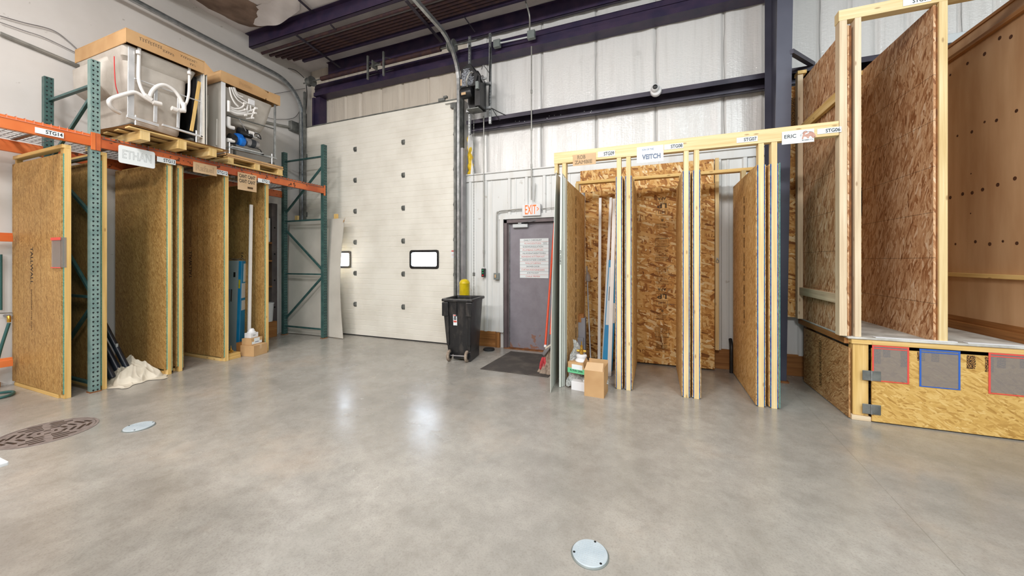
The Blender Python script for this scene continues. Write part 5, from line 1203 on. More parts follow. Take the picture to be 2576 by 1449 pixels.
for off in (0, 228):
    upside(s2, 'APA', cxs, zpix(496+off), .11, .042, ys)
    stamp_block(s2, cxs-.085, cxs+.075, zpix(511+off), zpix(504+off), ys, seed=off+2)
    upside(s2, 'LP', cxs, zpix(512+off), .12, .065, ys)
    upside(s2, 'SHRT 2' if off == 0 else '2 LSHT', cxs, zpix(531+off), .10, .035, ys); boxline(s2, cxs-.075, cxs+.075, zpix(542+off), zpix(528+off), ys)
    upside(s2, 'R', cxs, zpix(550+off), .035, .04, ys)
    stamp_block(s2, cxs-.08, cxs+.08, zpix(574+off), zpix(560+off), ys, seed=off+3)
    stamp_block(s2, cxs-.085, cxs+.085, zpix(655+off), zpix(588+off), ys, .014, seed=off+4); boxline(s2, cxs-.088, cxs+.088, zpix(620+off), zpix(600+off), ys)
    if off == 0: boxline(s2, cxs-.088, cxs+.088, zpix(657), zpix(648), ys); stamp_block(s2, cxs-.085, cxs+.085, zpix(715), zpix(668), ys, .016, seed=9)
    else: stamp_block(s2, cxs-.08, cxs+.08, zpix(878), zpix(866), ys, seed=11)
def chalk(par, pts, y): part('chalk_mark', B().tube(smoothpath([PY(a, b_, y) for a, b_ in pts], 5), .006, 6, flat=.3), 'chalk', par)
chalk(s2, [(1690, 666), (1682, 672), (1679, 682), (1684, 690), (1694, 694)], 5.468); chalk(s2, [(1690, 728), (1680, 732), (1680, 742), (1690, 748)], 5.468); chalk(s2, [(1673, 765), (1696, 766)], 5.468)
# stamps running down the side sheets
def side_stamp(par, x, y0, y1, z0, z1, sgn, seed, mt='stamp_dots2'):
    rr = random.Random(seed); z = z1
    while z > z0:
        h = rr.uniform(.04, .16); g = rr.uniform(.02, .06)
        b = B().box(x, x+sgn*.0008, y0+rr.uniform(0, .012), y1-rr.uniform(0, .012), max(z0, z-h), z)
        part('mill_stamp', b, mt, par); z -= h+g
side_stamp(P1, -1.02+.024+.018, 4.74, 4.80, .35, 2.32, 1, 5); side_stamp(P3, -.282+.042, 4.74, 4.80, .35, 2.3, 1, 6)
side_stamp(P6, .985-.042, 4.78, 4.84, .75, 2.2, -1, 7)
side_stamp(P5, .408-.042, 4.78, 4.84, .75, 2.2, -1, 8)

# labels and name signs on the header beam
def plate_y(name, x0, x1, yt, yb, yp, mt, label, cat='sign', thick=.003, grp=None):
    a = PY(x0, yt, yp); c = PY(x1, yt, yp); zt = a[2]; zb = PY(x0, yb, yp)[2]; X0, X1 = a[0], c[0]
    t = thing(name, label, cat, ((X0+X1)/2, yp, zb), 0, grp)
    part('board', B().box(X0, X1, yp, yp+thick, zb, zt), mt, t); return t, X0, X1, zb, zt
YP = BY-.029
for s, x0, x1, yt, yb in (('STG09', 1504, 1547, 382, 396), ('STG08', 1671, 1719, 364, 377), ('STG07', 1853, 1906, 347, 360), ('STG06', 2056, 2117, 324.5, 338)):
    t, X0, X1, zb, zt = plate_y('bay_label', x0, x1, yt, yb, YP, 'paper', 'small white label reading %s on the pale header beam' % s, 'label')
    W = X1-X0; text('lettering', s, t, 'ink', (X0+W*.35, YP, zb+(zt-zb)*.17), (1, 0, 0), (0, 0, 1), W*.60, (zt-zb)*.66, fat=.022)
t, X0, X1, zb, zt = plate_y('name_sign', 1441, 1499, 390, 418, YP, 'card_light', 'brown cardboard sign with outlined letters near the left end of the header beam')
text('lettering', 'ROB', t, 'ink', (X0+.055, YP, zb+.075), (1, 0, 0), (0, 0, 1), .095, .045, outline=.02)
text('lettering', 'ZAMBIE', t, 'ink', (X0+.022, YP, zb+.018), (1, 0, 0), (0, 0, 1), .205, .042, outline=.02)
t, X0, X1, zb, zt = plate_y('name_sign', 1602, 1669, 371, 411, YP, 'paper', 'white paper sign with blue hand lettering between the STG09 and STG08 labels')
text('lettering', 'SON OF THE', t, 'ink_blue', (X0+.055, YP, zt-.045), (1, 0, 0), (0, 0, 1), .12, .02)
text('lettering', 'VEITCH', t, 'ink_blue', (X0+.055, YP, zb+.035), (1, 0, 0), (0, 0, 1), .19, .055, outline=.035)
t, X0, X1, zb, zt = plate_y('name_sign', 1967, 2048, 332, 364, YP-.002, 'paper', 'white name sign with small mammoth emblem beside the STG06 label')
text('lettering', 'ERIC', t, 'ink', (X0+.02, YP-.002, zb+.055), (1, 0, 0), (0, 0, 1), .095, .036)
mx = X0+.155
def mm(pts, mt='mamm', d=.0012): part('emblem', B().prism([(mx+x*.0011, zb+.032+y*.0011) for x, y in pts], 'y', YP-.002-d, YP-.002), mt, t)
mm([(4, 0), (14, 2), (16, 18), (24, 22), (36, 18), (44, 4), (54, 4), (56, 16), (66, 24), (76, 12), (80, 2), (90, 4), (92, 18), (96, 14), (100, 4), (104, 6), (100, 26), (92, 44), (80, 56), (62, 62), (46, 60), (40, 66), (28, 70), (16, 64), (10, 52), (12, 40), (6, 20)])
mm([(22, 44), (30, 40), (44, 44), (58, 54), (50, 58), (34, 52)], 'paper', .0018)
part('emblem_outline', B().tube(smoothpath([(mx+x*.0011, YP-.0035, zb+.032+y*.0011) for x, y in ((10, 52), (16, 64), (28, 70), (40, 66), (46, 60), (62, 62), (80, 56))], 4), .0011, 5), 'ink', t)
part('emblem_outline', B().tube(smoothpath([(mx+x*.0011, YP-.0035, zb+.032+y*.0011) for x, y in ((6, 38), (-4, 30), (-6, 40), (8, 52))], 4), .0009, 5), 'ink', t)
text('lettering', 'MAMMOTH', t, 'ink', (mx+.006, YP-.002, zb+.018), (1, 0, 0), (0, 0, 1), .085, .010)

# white sheets leaning on the left end partition
def frp(name, xb, yb0, yb1, xt, yt0, z1, flare, label, thick=.005):
    def f(u, v, o=0):
        x = xb+(xt-xb)*v+flare*(1-u)**5+o; y0 = yb0+(yt0-yb0)*v**1.5
        return (x, y0+(yb1-y0)*u, .004+(z1-.004)*v)
    b = B().grid(lambda u, v: f(u, v), 14, 24).grid(lambda u, v: f(u, v, thick), 14, 24)
    for u in (0, 1): b.grid(lambda a, v, u=u: f(u, v, thick*a), 1, 24)
    for v in (0, 1): b.grid(lambda u, a, v=v: f(u, v, thick*a), 14, 1)
    return solo(name, b, 'frp', label, 'wall sheet', smooth=True)
w1 = frp('white_sheet', -1.125, 3.88, 5.0, -1.135, 4.16, 2.53, .045, 'outermost wide pale sheet curling forward from the left end of the bays')
w2 = frp('white_strip', -1.034, 4.09, 4.272, -1.034, 4.15, 2.49, 0, 'thick pale panel strip with small handwriting beside the curling sheet', .022)
w3 = frp('white_strip', -1.006, 4.12, 4.272, -1.006, 4.17, 2.46, 0, 'thin pale panel strip standing in the middle of the strip stack', .009)
w4 = frp('white_strip', -.992, 4.14, 4.272, -.992, 4.18, 2.44, 0, 'thin pale panel strip nearest the OSB side of the left partition', .009)
text('handwriting', 'FLYNN', w2, 'ink', (-1.029, 4.110, 1.585), (0, 0, -1), (1, 0, 0), .16, .013)

# things standing in the first bay
def chan(x0, y0, x1, y1, z1, label, w_=.04, d_=.025, mt='pvc'):
    o = solo('channel_stick', B().bar((x0, y0, 0), (x1, y1, z1), w_, d_, (0, 1, 0)), mt, label, 'plastic channel', .004)
    dd = Vector((x1-x0, y1-y0, z1)); p = Vector((x0, y0, 0)); n = Vector((0, -d_/2-.0015, 0))
    part('raised_rib', B().bar(p+n, p+n+dd*.995, .012, .003, (0, 1, 0)), mt, o); return o
q0, q1 = PY(1508, 880, 5.2), PY(1509, 500, 5.38)
chan(FL(1507, 925, 0)[0], 5.05, PY(1510, 498, 5.40)[0], 5.40, PY(1510, 498, 5.40)[2], 'leftmost white plastic channel leaning against the golden backing sheet')
c_b, c_t = FL(1517, 925), PY(1537, 497, 5.40)
chan(c_b[0], c_b[1], c_t[0], 5.40, c_t[2], 'middle white plastic channel leaning to the right at its top')
c_b, c_t = FL(1533, 945), PY(1546, 500, 5.1)
chan(c_b[0], c_b[1]-.02, c_t[0]+.0, 5.1, c_t[2], 'rightmost white plastic channel leaning over the blue carton', .05)
c_b, c_t = FL(1522, 935), PY(1540, 655, 5.2)
bc = thing('tall_carton', 'narrow blue carton with white labels leaning behind the white channel', 'carton', (c_b[0], c_b[1], 0))
def onbar(a, b_, w_, d_, f0=0, f1=1, off=(0, 0, 0)):
    a, b_ = Vector(a), Vector(b_); o = Vector(off); return B().bar(a+(b_-a)*f0+o, a+(b_-a)*f1+o, w_, d_, (0, 1, 0))
A1, A2 = (c_b[0]+.02, c_b[1]+.06, 0), (c_t[0]+.015, 5.25, c_t[2])
part('carton_body', onbar(A1, A2, .13, .05), 'blue_card', bc, .003)
part('shipping_label', onbar(A1, A2, .055, .052, .40, .93, (-.025, -.002, 0)), 'paper', bc)
part('shipping_label', onbar(A1, A2, .04, .052, .42, .60, (.045, -.003, 0)), 'paper', bc)
part('label_print', onbar(A1, A2, .008, .0535, .62, .75, (-.03, -.0025, 0)), 'ink', bc)
solo('steel_pole', B().tube([FL(1487, 938, .0), PY(1476, 670, 5.30)], .011, 12), 'steel', 'slim steel pole leaning in the first bay beside the clear bottle', 'pole', smooth=True)
pb = PY(1479, 700, 5.22)
solo('clear_bottle', B().lathe([(.012, -.05), (.035, -.04), (.04, 0), (.03, .05), (.012, .07), (.012, .09)], pb, 18), 'film', 'clear plastic bottle hooked on the top of the steel pole', 'bottle', smooth=True)
gb0 = FL(1463, 930)
gx = PY(1462, 880, 4.92)
gt = thing('grey_carton', 'slim grey box standing upright behind the bubble wrapped item', 'box', (gx[0], 4.95, 0))
gz = PY(1462, 800, 4.92)[2]
part('carton_body', B().box(gx[0]-.055, gx[0]+.05, 4.93, 5.03, .004, gz), 'rail_grey2', gt, .003)
part('lower_carton', B().box(gx[0]-.075, gx[0]+.035, 4.88, 4.925, .004, PY(1460, 850, 4.88)[2]), 'rail_grey2', gt, .003)
part('brown_flap', B().box(gx[0]-.05, gx[0]+.0, 4.925, 4.93, gz-.06, gz+.02), 'lumber_old', gt)
part('foam_block', B().box(gx[0]-.06, gx[0]+.03, 4.93, 5.02, gz, gz+.05), 'lumber_old', gt)
# bubble wrapped panel
bw = B()
P_ = [FL(1420, 955), FL(1438, 968), (0, 0, 0)]
f0 = PY(1424, 955, 4.12); f1 = PY(1440, 972, 4.05); f2 = PY(1442, 862, 4.22); f3 = PY(1455, 870, 4.25)
def bub(u, v):
    x = -.93+.16*u+.06*v*(1-u)+.01*math.sin(9*v); y = 4.10+.20*v*(.6)+.10*u; z = .02+.50*v-.16*u*v*v+.015*math.sin(14*v+3*u)
    return (x, y, z)
b = B().grid(bub, 16, 24); b.grid(lambda u, v: tuple(a+c for a, c in zip(bub(u, v), (-.035-.008*math.sin(20*v), .03, 0))), 16, 24)
for u in (0, 1): b.grid(lambda a, v, u=u: tuple(p+c*a for p, c in zip(bub(u, v), (-.035-.008*math.sin(20*v), .03, 0))), 2, 24)
b.grid(lambda u, a: tuple(p+c*a for p, c in zip(bub(u, 1), (-.035-.008*math.sin(20), .03, 0))), 16, 2)
solo('bubble_wrapped_item', b, 'bubble', 'grey bubble wrapped item leaning beside the green taped box', 'wrapped item', smooth=True)
solo('plastic_bag', B().grid(lambda u, v: (-.78+.30*u, 4.10+.18*v, .102+.085*math.sin(math.pi*min(1, max(0, u)))**.5*math.sin(math.pi*v)**.5+.012*math.sin(13*u+9*v)*math.sin(math.pi*u)*math.sin(math.pi*v)), 26, 16), 'bubble', 'crumpled grey plastic bag squashed under the green taped box', 'plastic bag', smooth=True)
wx0, wy0 = FL(1439, 976)[:2]; wx1 = FL(1478, 982)[0]
wbx = boxth('small_white_box', 'low white box on the floor beneath the plastic bag and taped box', -.775, 4.12, 0, .21, .13, .10, math.radians(-8), 'white')
gb = boxth('taped_box', 'brown box with green tape and white fitting on top near the open carton', -.80, 4.175, .185, .24, .18, .12, math.radians(-12))
part('green_tape', B().box(-.122, .122, -.0925, -.0905, .0, .055), 'green_tape', gb)
part('paper_label', B().box(-.07, .06, -.0935, -.0915, .045, .10), 'paper', gb)
text('handwriting', 'FLYNN 2905', gb, 'ink', (-.09, -.0935, .018), (1, 0, 0), (0, 0, 1), .15, .022)
solo('drain_flange', B().lathe([(.068, 0), (.072, .006), (.068, .02), (.056, .03), (.054, .05), (.060, .054), (.060, .072), (.050, .08), (.001, .08)], (-.79, 4.175, .306), 28), 'white', 'white round drain flange on the green taped box carrying a brass valve', 'drain flange', smooth=True)
valve('mixing_valve', (-.79, 4.175, .387), 'brass mixing valve standing on the white flange beside the open carton', 1.05)
# open cardboard carton
oc = thing('open_carton', 'open brown cardboard carton with raised inner flap before the first bay', 'box', (-.605, 4.06, 0), math.radians(-3))
w2_, d2_, h2_ = .105, .125, .30
part('carton_wall', B().box(-w2_, w2_, -d2_, -d2_+.006, 0, h2_-.02), 'cardboard', oc)
part('carton_wall', B().box(-w2_, w2_, d2_-.006, d2_, 0, h2_+.05), 'cardboard', oc)
part('carton_wall', B().box(-w2_, -w2_+.006, -d2_+.006, d2_-.006, 0, h2_-.02), 'cardboard', oc)
part('carton_wall', B().box(w2_-.006, w2_, -d2_+.006, d2_-.006, 0, h2_+.02), 'cardboard', oc)
part('carton_bottom', B().box(-w2_+.006, w2_-.006, -d2_+.006, d2_-.006, 0, .01), 'cardboard', oc)
part('front_flap', B().add([(-w2_, -d2_, h2_-.02), (w2_-.01, -d2_, h2_-.03), (w2_-.015, -d2_+.05, h2_+.06), (-w2_+.02, -d2_+.05, h2_+.055), (-w2_, -d2_+.005, h2_-.02), (w2_-.01, -d2_+.005, h2_-.03), (w2_-.015, -d2_+.055, h2_+.06), (-w2_+.02, -d2_+.055, h2_+.055)], [(0, 1, 2, 3), (7, 6, 5, 4), (0, 4, 5, 1), (1, 5, 6, 2), (2, 6, 7, 3), (3, 7, 4, 0)]), 'card_light', oc)
part('side_flap', B().add([(-w2_, -d2_+.01, h2_-.02), (-w2_, d2_-.01, h2_-.02), (-w2_-.03, d2_-.02, h2_+.06), (-w2_-.02, -d2_+.02, h2_+.04)], [(0, 1, 2, 3)]), 'cardboard', oc)

# broom and mop leaning beside the pale sheets
A_t, A_b = PY(1395, 560, 5.35), PY(1372, 868, 4.62)
bb = thing('broom', 'orange handled brush with red bristles beside the exit door mat', 'broom', (A_b[0], A_b[1], 0))
part('handle', B().tube([A_b, A_t], .014, 14), 'orange_handle', bb, smooth=True)
part('socket', B().tube([A_b, Vector(A_b)+(Vector(A_b)-Vector(A_t)).normalized()*.03], .019, 14), 'white', bb, smooth=True)
hc = Vector(PY(1373, 882, 4.60))
part('broom_head', B().bar(hc+Vector((.055, .0, .07)), hc+Vector((-.035, 0, -.06)), .05, .055, (0, 1, 0)), 'steel', bb, .012)
part('binding', B().bar(hc+Vector((.07, -.004, .085)), hc+Vector((.0, -.004, .03)), .022, .06, (0, 1, 0)), 'cloth', bb, .006)
br = B(); bt_p = Vector(PY(1368, 903, 4.58)); be = Vector(PY(1366, 928, 4.55))
for i in range(150):
    a = R.uniform(-1, 1); c = R.uniform(-1, 1); p = bt_p+Vector((.022*a, .015*c, .02)); q = be+Vector((.050*a, .03*c, R.uniform(-.01, .015)))
    br.tube([p, (p+q)/2+Vector((.008*a, 0, 0)), q], .003, 4, r2=.0018)
part('bristles', br, 'red_bristle', bb)['kind'] = 'stuff'
M_t, M_b = PY(1398, 640, 5.15), PY(1385, 842, 4.68)
mp = thing('mop', 'orange handled mop with matted grey brown head beside the pale sheets', 'mop', (M_b[0], M_b[1], 0))
part('handle', B().tube([M_b, M_t], .014, 14), 'orange_handle', mp, smooth=True)
part('grip', B().tube([Vector(M_b)+(Vector(M_t)-Vector(M_b))*.60, Vector(M_b)+(Vector(M_t)-Vector(M_b))*.74], .018, 14), 'black', mp, smooth=True)
part('ferrule', B().tube([M_b, Vector(PY(1384, 870, 4.66))], .020, 14, r2=.026), 'rail_grey', mp, smooth=True)
m_a = Vector(PY(1384, 872, 4.66)); m_c = Vector(FL(1381, 938))
def mopf(u, v):
    a = u*2*math.pi; rr = (.035+.10*v**1.6)*(1+.12*math.sin(9*a+2*v)+.07*math.sin(17*a+v*3)); c = m_a+(m_c-m_a)*v
    return (c.x+rr*math.cos(a)*1.1, c.y+rr*math.sin(a)*.8, max(.005, c.z+.01*math.sin(13*a)))
part('mop_head', B().grid(mopf, 70, 16), 'mop', mp, smooth=True)

# ================================================================== RAISED TIMBER BAY AT THE FAR RIGHT
DZ0, DZ1 = .69, .762
pf = thing('raised_platform', 'raised timber platform with worn white deck and hinged OSB front', 'platform', (2.9, 4.9, 0))
part('deck', B().box(1.66, 5.2, BY-.04, 5.50, DZ1-.02, DZ1), 'deck', pf, .006)
part('front_rim', B().box(1.80, 5.2, BY-.03, BY+.01, DZ1-.065, DZ1-.021), 'lumber_left', pf, .003)
part('side_rim', B().box(1.655, 1.695, BY+.02, 5.50, DZ1-.075, DZ1-.021), 'lumber_old', pf, .003)
part('corner_post', B().box(1.70, 1.812, BY-.03, BY+.06, .045, .70), 'lumber_left', pf, .004)
part('post_foot', B().box(1.685, 1.825, BY-.045, BY+.07, 0, .044), 'lumber_pink', pf, .004)
part('post_cap', B().box(1.685, 1.83, BY-.045, BY+.06, .70, .738), 'lumber_left', pf, .004)
part('slot_shade_bar', B().box(1.82, 5.2, BY+.10, BY+.14, .60, .73), 'rubber', pf)  # black bar painting the shade seen through the slot under the rim
part('rear_post', B().box(1.70, 1.79, 5.38, 5.47, 0, .69), 'lumber_old', pf)
sp2 = part('side_sheet', B().box(1.672, 1.686, BY-.02, 5.37, .008, .655), 'osb_pink_plain', pf)
side_stamp(sp2, 1.672, 4.86, 4.93, .06, .60, -1, 15)
fd = part('front_sheet', B().box(1.825, 5.2, BY-.055, BY-.04, .012, .672), 'osb_yellow', pf, uvs=(3, 5))
YS = BY-.0555
for z in (.423, .119):
    hg = part('strap_hinge', B().box(1.755, 1.885, BY-.062, BY-.056, z-.045, z+.045), 'galv_dark', pf, .008)
    part('hinge_pin', B().tube([(1.818, BY-.064, z-.045), (1.818, BY-.064, z+.045)], .006, 8), 'galv', hg, smooth=True)
for i, x in enumerate((1.835, 1.90, 2.02, 2.13, 2.22, 2.44, 2.55, 2.62, 2.75)):
    rr = random.Random(i); b = B(); wd = .05
    part('mill_stamp', B().box(x, x+wd, YS-.0008, YS, .672-rr.uniform(.06, .15), .668), 'stamp_dots', pf)
text('mill_stamp', 'SHRT 2', pf, 'stamp', (2.455, YS, .66), (0, 0, -1), (1, 0, 0), .09, .04)
def pocket(x0, x1, yt, yb, mt, filmcol, label):
    a = PY(x0, yt, YS-.004); c = PY(x1, yb, YS-.004); X0, X1, Z0, Z1 = a[0], c[0], PY(x0, yb, YS-.004)[2], a[2]
    t = thing('document_pocket', label, 'document pocket', ((X0+X1)/2, YS-.004, Z0)); y = YS-.002; w_ = .012
    part('clear_sheet', B().box(X0+w_, X1-w_, y-.002, y-.001, Z0+w_, Z1-w_), 'film', t)
    part('border', B().box(X0, X0+w_, y-.003, y, Z0, Z1).box(X1-w_, X1, y-.003, y, Z0, Z1).box(X0+w_, X1-w_, y-.003, y, Z1-w_, Z1).box(X0+w_, X1-w_, y-.003, y, Z0, Z0+w_*.7).box(X0+w_, X1-w_, y-.003, y, Z1-.032, Z1-.024), mt, t)
pocket(2194, 2287, 868, 958, 'red_film', 0, 'clear pocket with red border nearest the hinges on the platform front')
pocket(2313, 2416, 877, 972, 'blue_film', 0, 'clear pocket with blue border on the OSB platform front')
pocket(2487, 2610, 887, 990, 'red_film', 0, 'clear pocket with red border at the right edge of the platform front')
for i, (x0, x1) in enumerate(((1.86, 2.40), (2.46, 3.05))):
    solo('deck_strip', B().box(x0, x1, BY-.035, BY+.02, DZ1+.001, DZ1+.009), 'white', ['worn white strip along the left front edge of the platform deck', 'worn white strip along the right front edge of the platform deck'][i], 'edge strip', .003)

TOPU = 3.71
ub = solo('header_beam', B().box(1.60, 4.6, BY-.02, BY+.07, TOPU, TOPU+.10), 'lumber', 'high lumber header beam over the raised bay carrying the STG05 label', 'timber beam', .003)
t, X0, X1, zb, zt = plate_y('bay_label', 2272, 2343, -1, 16, BY-.024, 'paper', 'small white label reading STG05 on the high header beam', 'label')
W = X1-X0; text('lettering', 'STG05', t, 'ink', (X0+W*.34, BY-.024, zb+(zt-zb)*.2), (1, 0, 0), (0, 0, 1), W*.6, (zt-zb)*.62)
uw = thing('raised_bay_wall', 'tall OSB side wall with pinkish lumber studs on the raised platform', 'partition', (1.68, 4.9, DZ1))
part('front_stud', B().box(1.605, 1.662, BY-.02, BY+.07, DZ1, TOPU), 'lumber_pink', uw, .003)
part('front_stud', B().box(1.718, 1.765, BY-.02, BY+.07, DZ1, TOPU), 'lumber_pink', uw, .003)
part('rear_stud', B().box(1.605, 1.66, 5.35, 5.43, DZ1, 3.72), 'lumber_pink', uw, .003)
part('osb_sheet', B().box(1.666, 1.680, BY-.01, 5.44, DZ1, 3.66), 'osb_pink', uw)
part('red_foam', B().box(1.684, 1.700, BY+.0, 5.44, DZ1, 3.66), 'rust', uw)
for z, mt in ((1.10, 'lumber_pink'), (3.05, 'lumber_left')): part('rail', B().box(1.62, 1.66, BY+.07, 5.35, z-.045, z+.045), mt, uw, .003)
part('rear_cap', B().box(1.60, 1.69, 5.33, 5.45, 3.72, 3.76), 'lumber_left', uw, .003)
ubk = thing('osb_backing', 'dark golden OSB back wall of the raised bay behind the steel column', 'backing sheet', (2.3, 5.5, DZ1))
part('osb_sheet', B().box(1.49, 2.31, 5.485, 5.50, DZ1-.0, 3.64), 'osb_gold', ubk)
part('osb_sheet', B().box(2.312, 2.95, 5.485, 5.50, DZ1-.0, 3.64), 'osb_gold', ubk)
part('top_rail', B().box(1.68, 3.1, 5.46, 5.50, 3.645, 3.70), 'lumber_left', ubk, .003)
part('mill_stamp', B().box(1.53, 1.66, 5.4842, 5.485, 3.05, 3.5), 'stamp_dots', ubk)
for z in (2.38, 2.34): part('mill_stamp', B().box(2.24, 2.29, 5.4842, 5.485, z-.35, z-.05), 'stamp_dots', ubk)
u2 = thing('raised_bay_divider', 'tall OSB divider with chalk lines and pale end stud inside the raised bay', 'partition', (2.32, 4.9, DZ1))
part('osb_sheet', B().box(2.262, 2.278, BY+.0, 5.47, DZ1, 3.70), 'osb_pink', u2)
part('red_foam', B().box(2.279, 2.290, BY+.0, 5.46, DZ1, 3.68), 'rust', u2)
part('front_stud', B().box(2.29, 2.345, BY-.02, BY+.07, DZ1, TOPU), 'lumber', u2, .003)
part('rear_stud', B().box(2.29, 2.33, 5.38, 5.46, DZ1, 3.66), 'lumber', u2, .003)
pw = thing('plywood_side_wall', 'tall knotty plywood wall with bolt holes at the right edge of the raised bay', 'partition', (2.93, 4.9, DZ1))
part('plywood_sheet', B().box(2.93, 2.948, BY-.1, 5.47, DZ1+.13, 3.74), 'plywood', pw)
part('back_corner', B().box(2.90, 2.93, 5.40, 5.47, DZ1, 3.60), 'plywood', pw)
part('front_face', B().box(2.925, 2.93, BY-.1, 4.42, 1.30, 3.60), 'plywood', pw)
part('top_rail', B().box(2.89, 2.93, BY-.1, 5.47, 3.58, 3.62), 'lumber_old', pw, .002)
part('top_cap', B().box(2.915, 2.95, BY-.1, 5.47, 3.74, 3.77), 'lumber_old', pw, .002)
part('lower_rail', B().box(2.885, 2.93, BY-.1, 5.47, 1.30, 1.34), 'lumber_left', pw, .002)
part('base_rail', B().box(2.88, 2.93, BY-.1, 5.47, DZ1, DZ1+.075), 'lumber_old', pw, .002)
part('lower_sheet', B().box(2.928, 2.946, BY-.1, 5.47, DZ1, DZ1+.13), 'lumber_old', pw)
for (x, y) in ((2389, 189), (2432, 160), (2475, 136), (2513, 96), (2541, 93), (2407, 342), (2443, 332), (2475, 307), (2505, 303), (2389, 497), (2420, 488), (2444, 485), (2470, 477), (2508, 465), (2555, 279), (2551, 449), (2402, 614), (2452, 608), (2488, 614), (2521, 607), (2556, 612), (2441, 437), (2440, 537)):
    k = PX(x, y, 2.9245); r = R.choice((.016, .018, .012)) if (x, y) not in ((2441, 437), (2440, 537)) else .007
    part('bolt_hole', B().lathe([(r, 0), (r, .0012)], (2.9285 if k[1] > 4.42 else 2.9235, k[1], k[2]), 14, 'x'), 'knot', pw)
solo('girt_bracket', B().box(2.93, 3.3, 5.62, 5.70, 3.905, 4.03), 'white_steel', 'pale metal box resting on the wall girt above the plywood wall', 'metal box', .005)
solo('floor_clip', B().tube([(1.20, 5.08, .035), (1.30, 5.06, .035)], .014, 10), 'white_steel', 'small pale metal stub on the floor at the foot of the column', 'metal stub', smooth=True)
solo('wall_pipe', B().tube(smoothpath([(.93, 5.55, .42), (.93, 5.48, .36), (.925, 5.45, .25), (.925, 5.45, .0)], 5), .022, 12), 'black', 'short black pipe bending down the wall beside the lit OSB partition', 'pipe', smooth=True)

# ================================================================== ON THE FLOOR
# wheeled bin
bn = thing('wheeled_bin', 'large black wheeled rubbish bin in front of the yellow bollard', 'rubbish bin', (-2.69, 4.82, 0), math.radians(9))
def rrect(hx, hy, z, r, n=6, cx=0, cy=0):
    o = []
    for sx_, sy_, a0 in ((1, 1, 0), (-1, 1, 90), (-1, -1, 180), (1, -1, 270)):
        for k in range(n+1): a = math.radians(a0+90*k/n); o.append((cx+sx_*(hx-r)+r*math.cos(a), cy+sy_*(hy-r)+r*math.sin(a), z))
    return o
def skin(rings, cap0=True, cap1=True):
    m = len(rings[0]); vs = [p for r in rings for p in r]; fs = []
    if cap0: fs.append(tuple(range(m-1, -1, -1)))
    if cap1: fs.append(tuple(range(m*(len(rings)-1), m*len(rings))))
    for i in range(len(rings)-1):
        for j in range(m): fs.append((i*m+j, i*m+(j+1) % m, (i+1)*m+(j+1) % m, (i+1)*m+j))
    return B().add(vs, fs)
ox, oy, oh = .285, .30, .985
bn.scale = (.80, .93, .925)
part('bin_body', skin([rrect(.215, .20, .10, .03, cy=.0), rrect(.225, .23, .18, .03), rrect(.27, .285, .92, .035), rrect(.275, .29, .965, .035), rrect(.255, .27, .965, .03), rrect(.21, .22, .15, .03)]), 'bin', bn, smooth=True)
part('rim', skin([rrect(.27, .285, .945, .03), rrect(.305, .32, .950, .045), rrect(.308, .323, .975, .045), rrect(.300, .315, .990, .045), rrect(.262, .277, .990, .03), rrect(.258, .273, .96, .03)], False, False), 'bin', bn, smooth=True)
part('toe', B().prism([(-.19, .0), (-.16, .0), (-.16, .10), (.22, .10), (.20, .0), (.23, .0), (.24, .18), (-.21, .18)], 'x', .14, .215), 'bin', bn, .006)
part('lower_front', B().box(-.12, .14, -.20, .20, .03, .14), 'bin', bn, .008)
part('front_skirt', B().box(.125, .222, -.225, .20, .005, .16), 'bin', bn, .01)
for s in (-1, 1):
    part('corner_rib', B().add([(s*.225-.05 if s > 0 else -.225, -.255, .25), (s*.225 if s > 0 else -.175, -.255, .25), (s*.225 if s > 0 else -.175, -.20, .25), (s*.225-.05 if s > 0 else -.225, -.20, .25),
        (.19 if s > 0 else -.278, -.312, .93), (.275 if s > 0 else -.165, -.312, .93), (.275 if s > 0 else -.165, -.25, .93), (.19 if s > 0 else -.278, -.25, .93)], [(0, 1, 2, 3), (4, 5, 6, 7), (0, 1, 5, 4), (1, 2, 6, 5), (2, 3, 7, 6), (3, 0, 4, 7)]), 'bin', bn, .012)
    part('shoulder', B().box(.16 if s > 0 else -.29, .282 if s > 0 else -.17, -.318, -.26, .72, .94), 'bin', bn, .012)
part('centre_rib', B().box(-.03, -.012, -.300, -.28, .72, .94), 'bin', bn, .005)
for s in (-1, 1):
    wh = part('wheel', B().lathe([(.03, -.022), (.085, -.022), (.09, -.014), (.09, .014), (.085, .022), (.03, .022)], (s*.17-.01, -.235, .09), 28, 'x'), 'mop', bn, smooth=True)
    part('hub', B().lathe([(.002, -.026), (.05, -.026), (.05, .026), (.002, .026)], (s*.17-.01, -.235, .09), 20, 'x'), 'black', wh, smooth=True)
part('axle', B().tube([(-.16, -.235, .09), (.15, -.235, .09)], .010, 10), 'steel', bn, smooth=True)
sk = part('sticker', B().add([(-.085, -.2755, .575), (-.012, -.2755, .575), (-.012, -.2885, .745), (-.085, -.2885, .745), (-.085, -.27, .575), (-.012, -.27, .575), (-.012, -.28, .745), (-.085, -.28, .745)], [(0, 1, 2, 3), (7, 6, 5, 4), (0, 4, 5, 1), (1, 5, 6, 2), (2, 6, 7, 3), (3, 7, 4, 0)]), 'paper', bn)
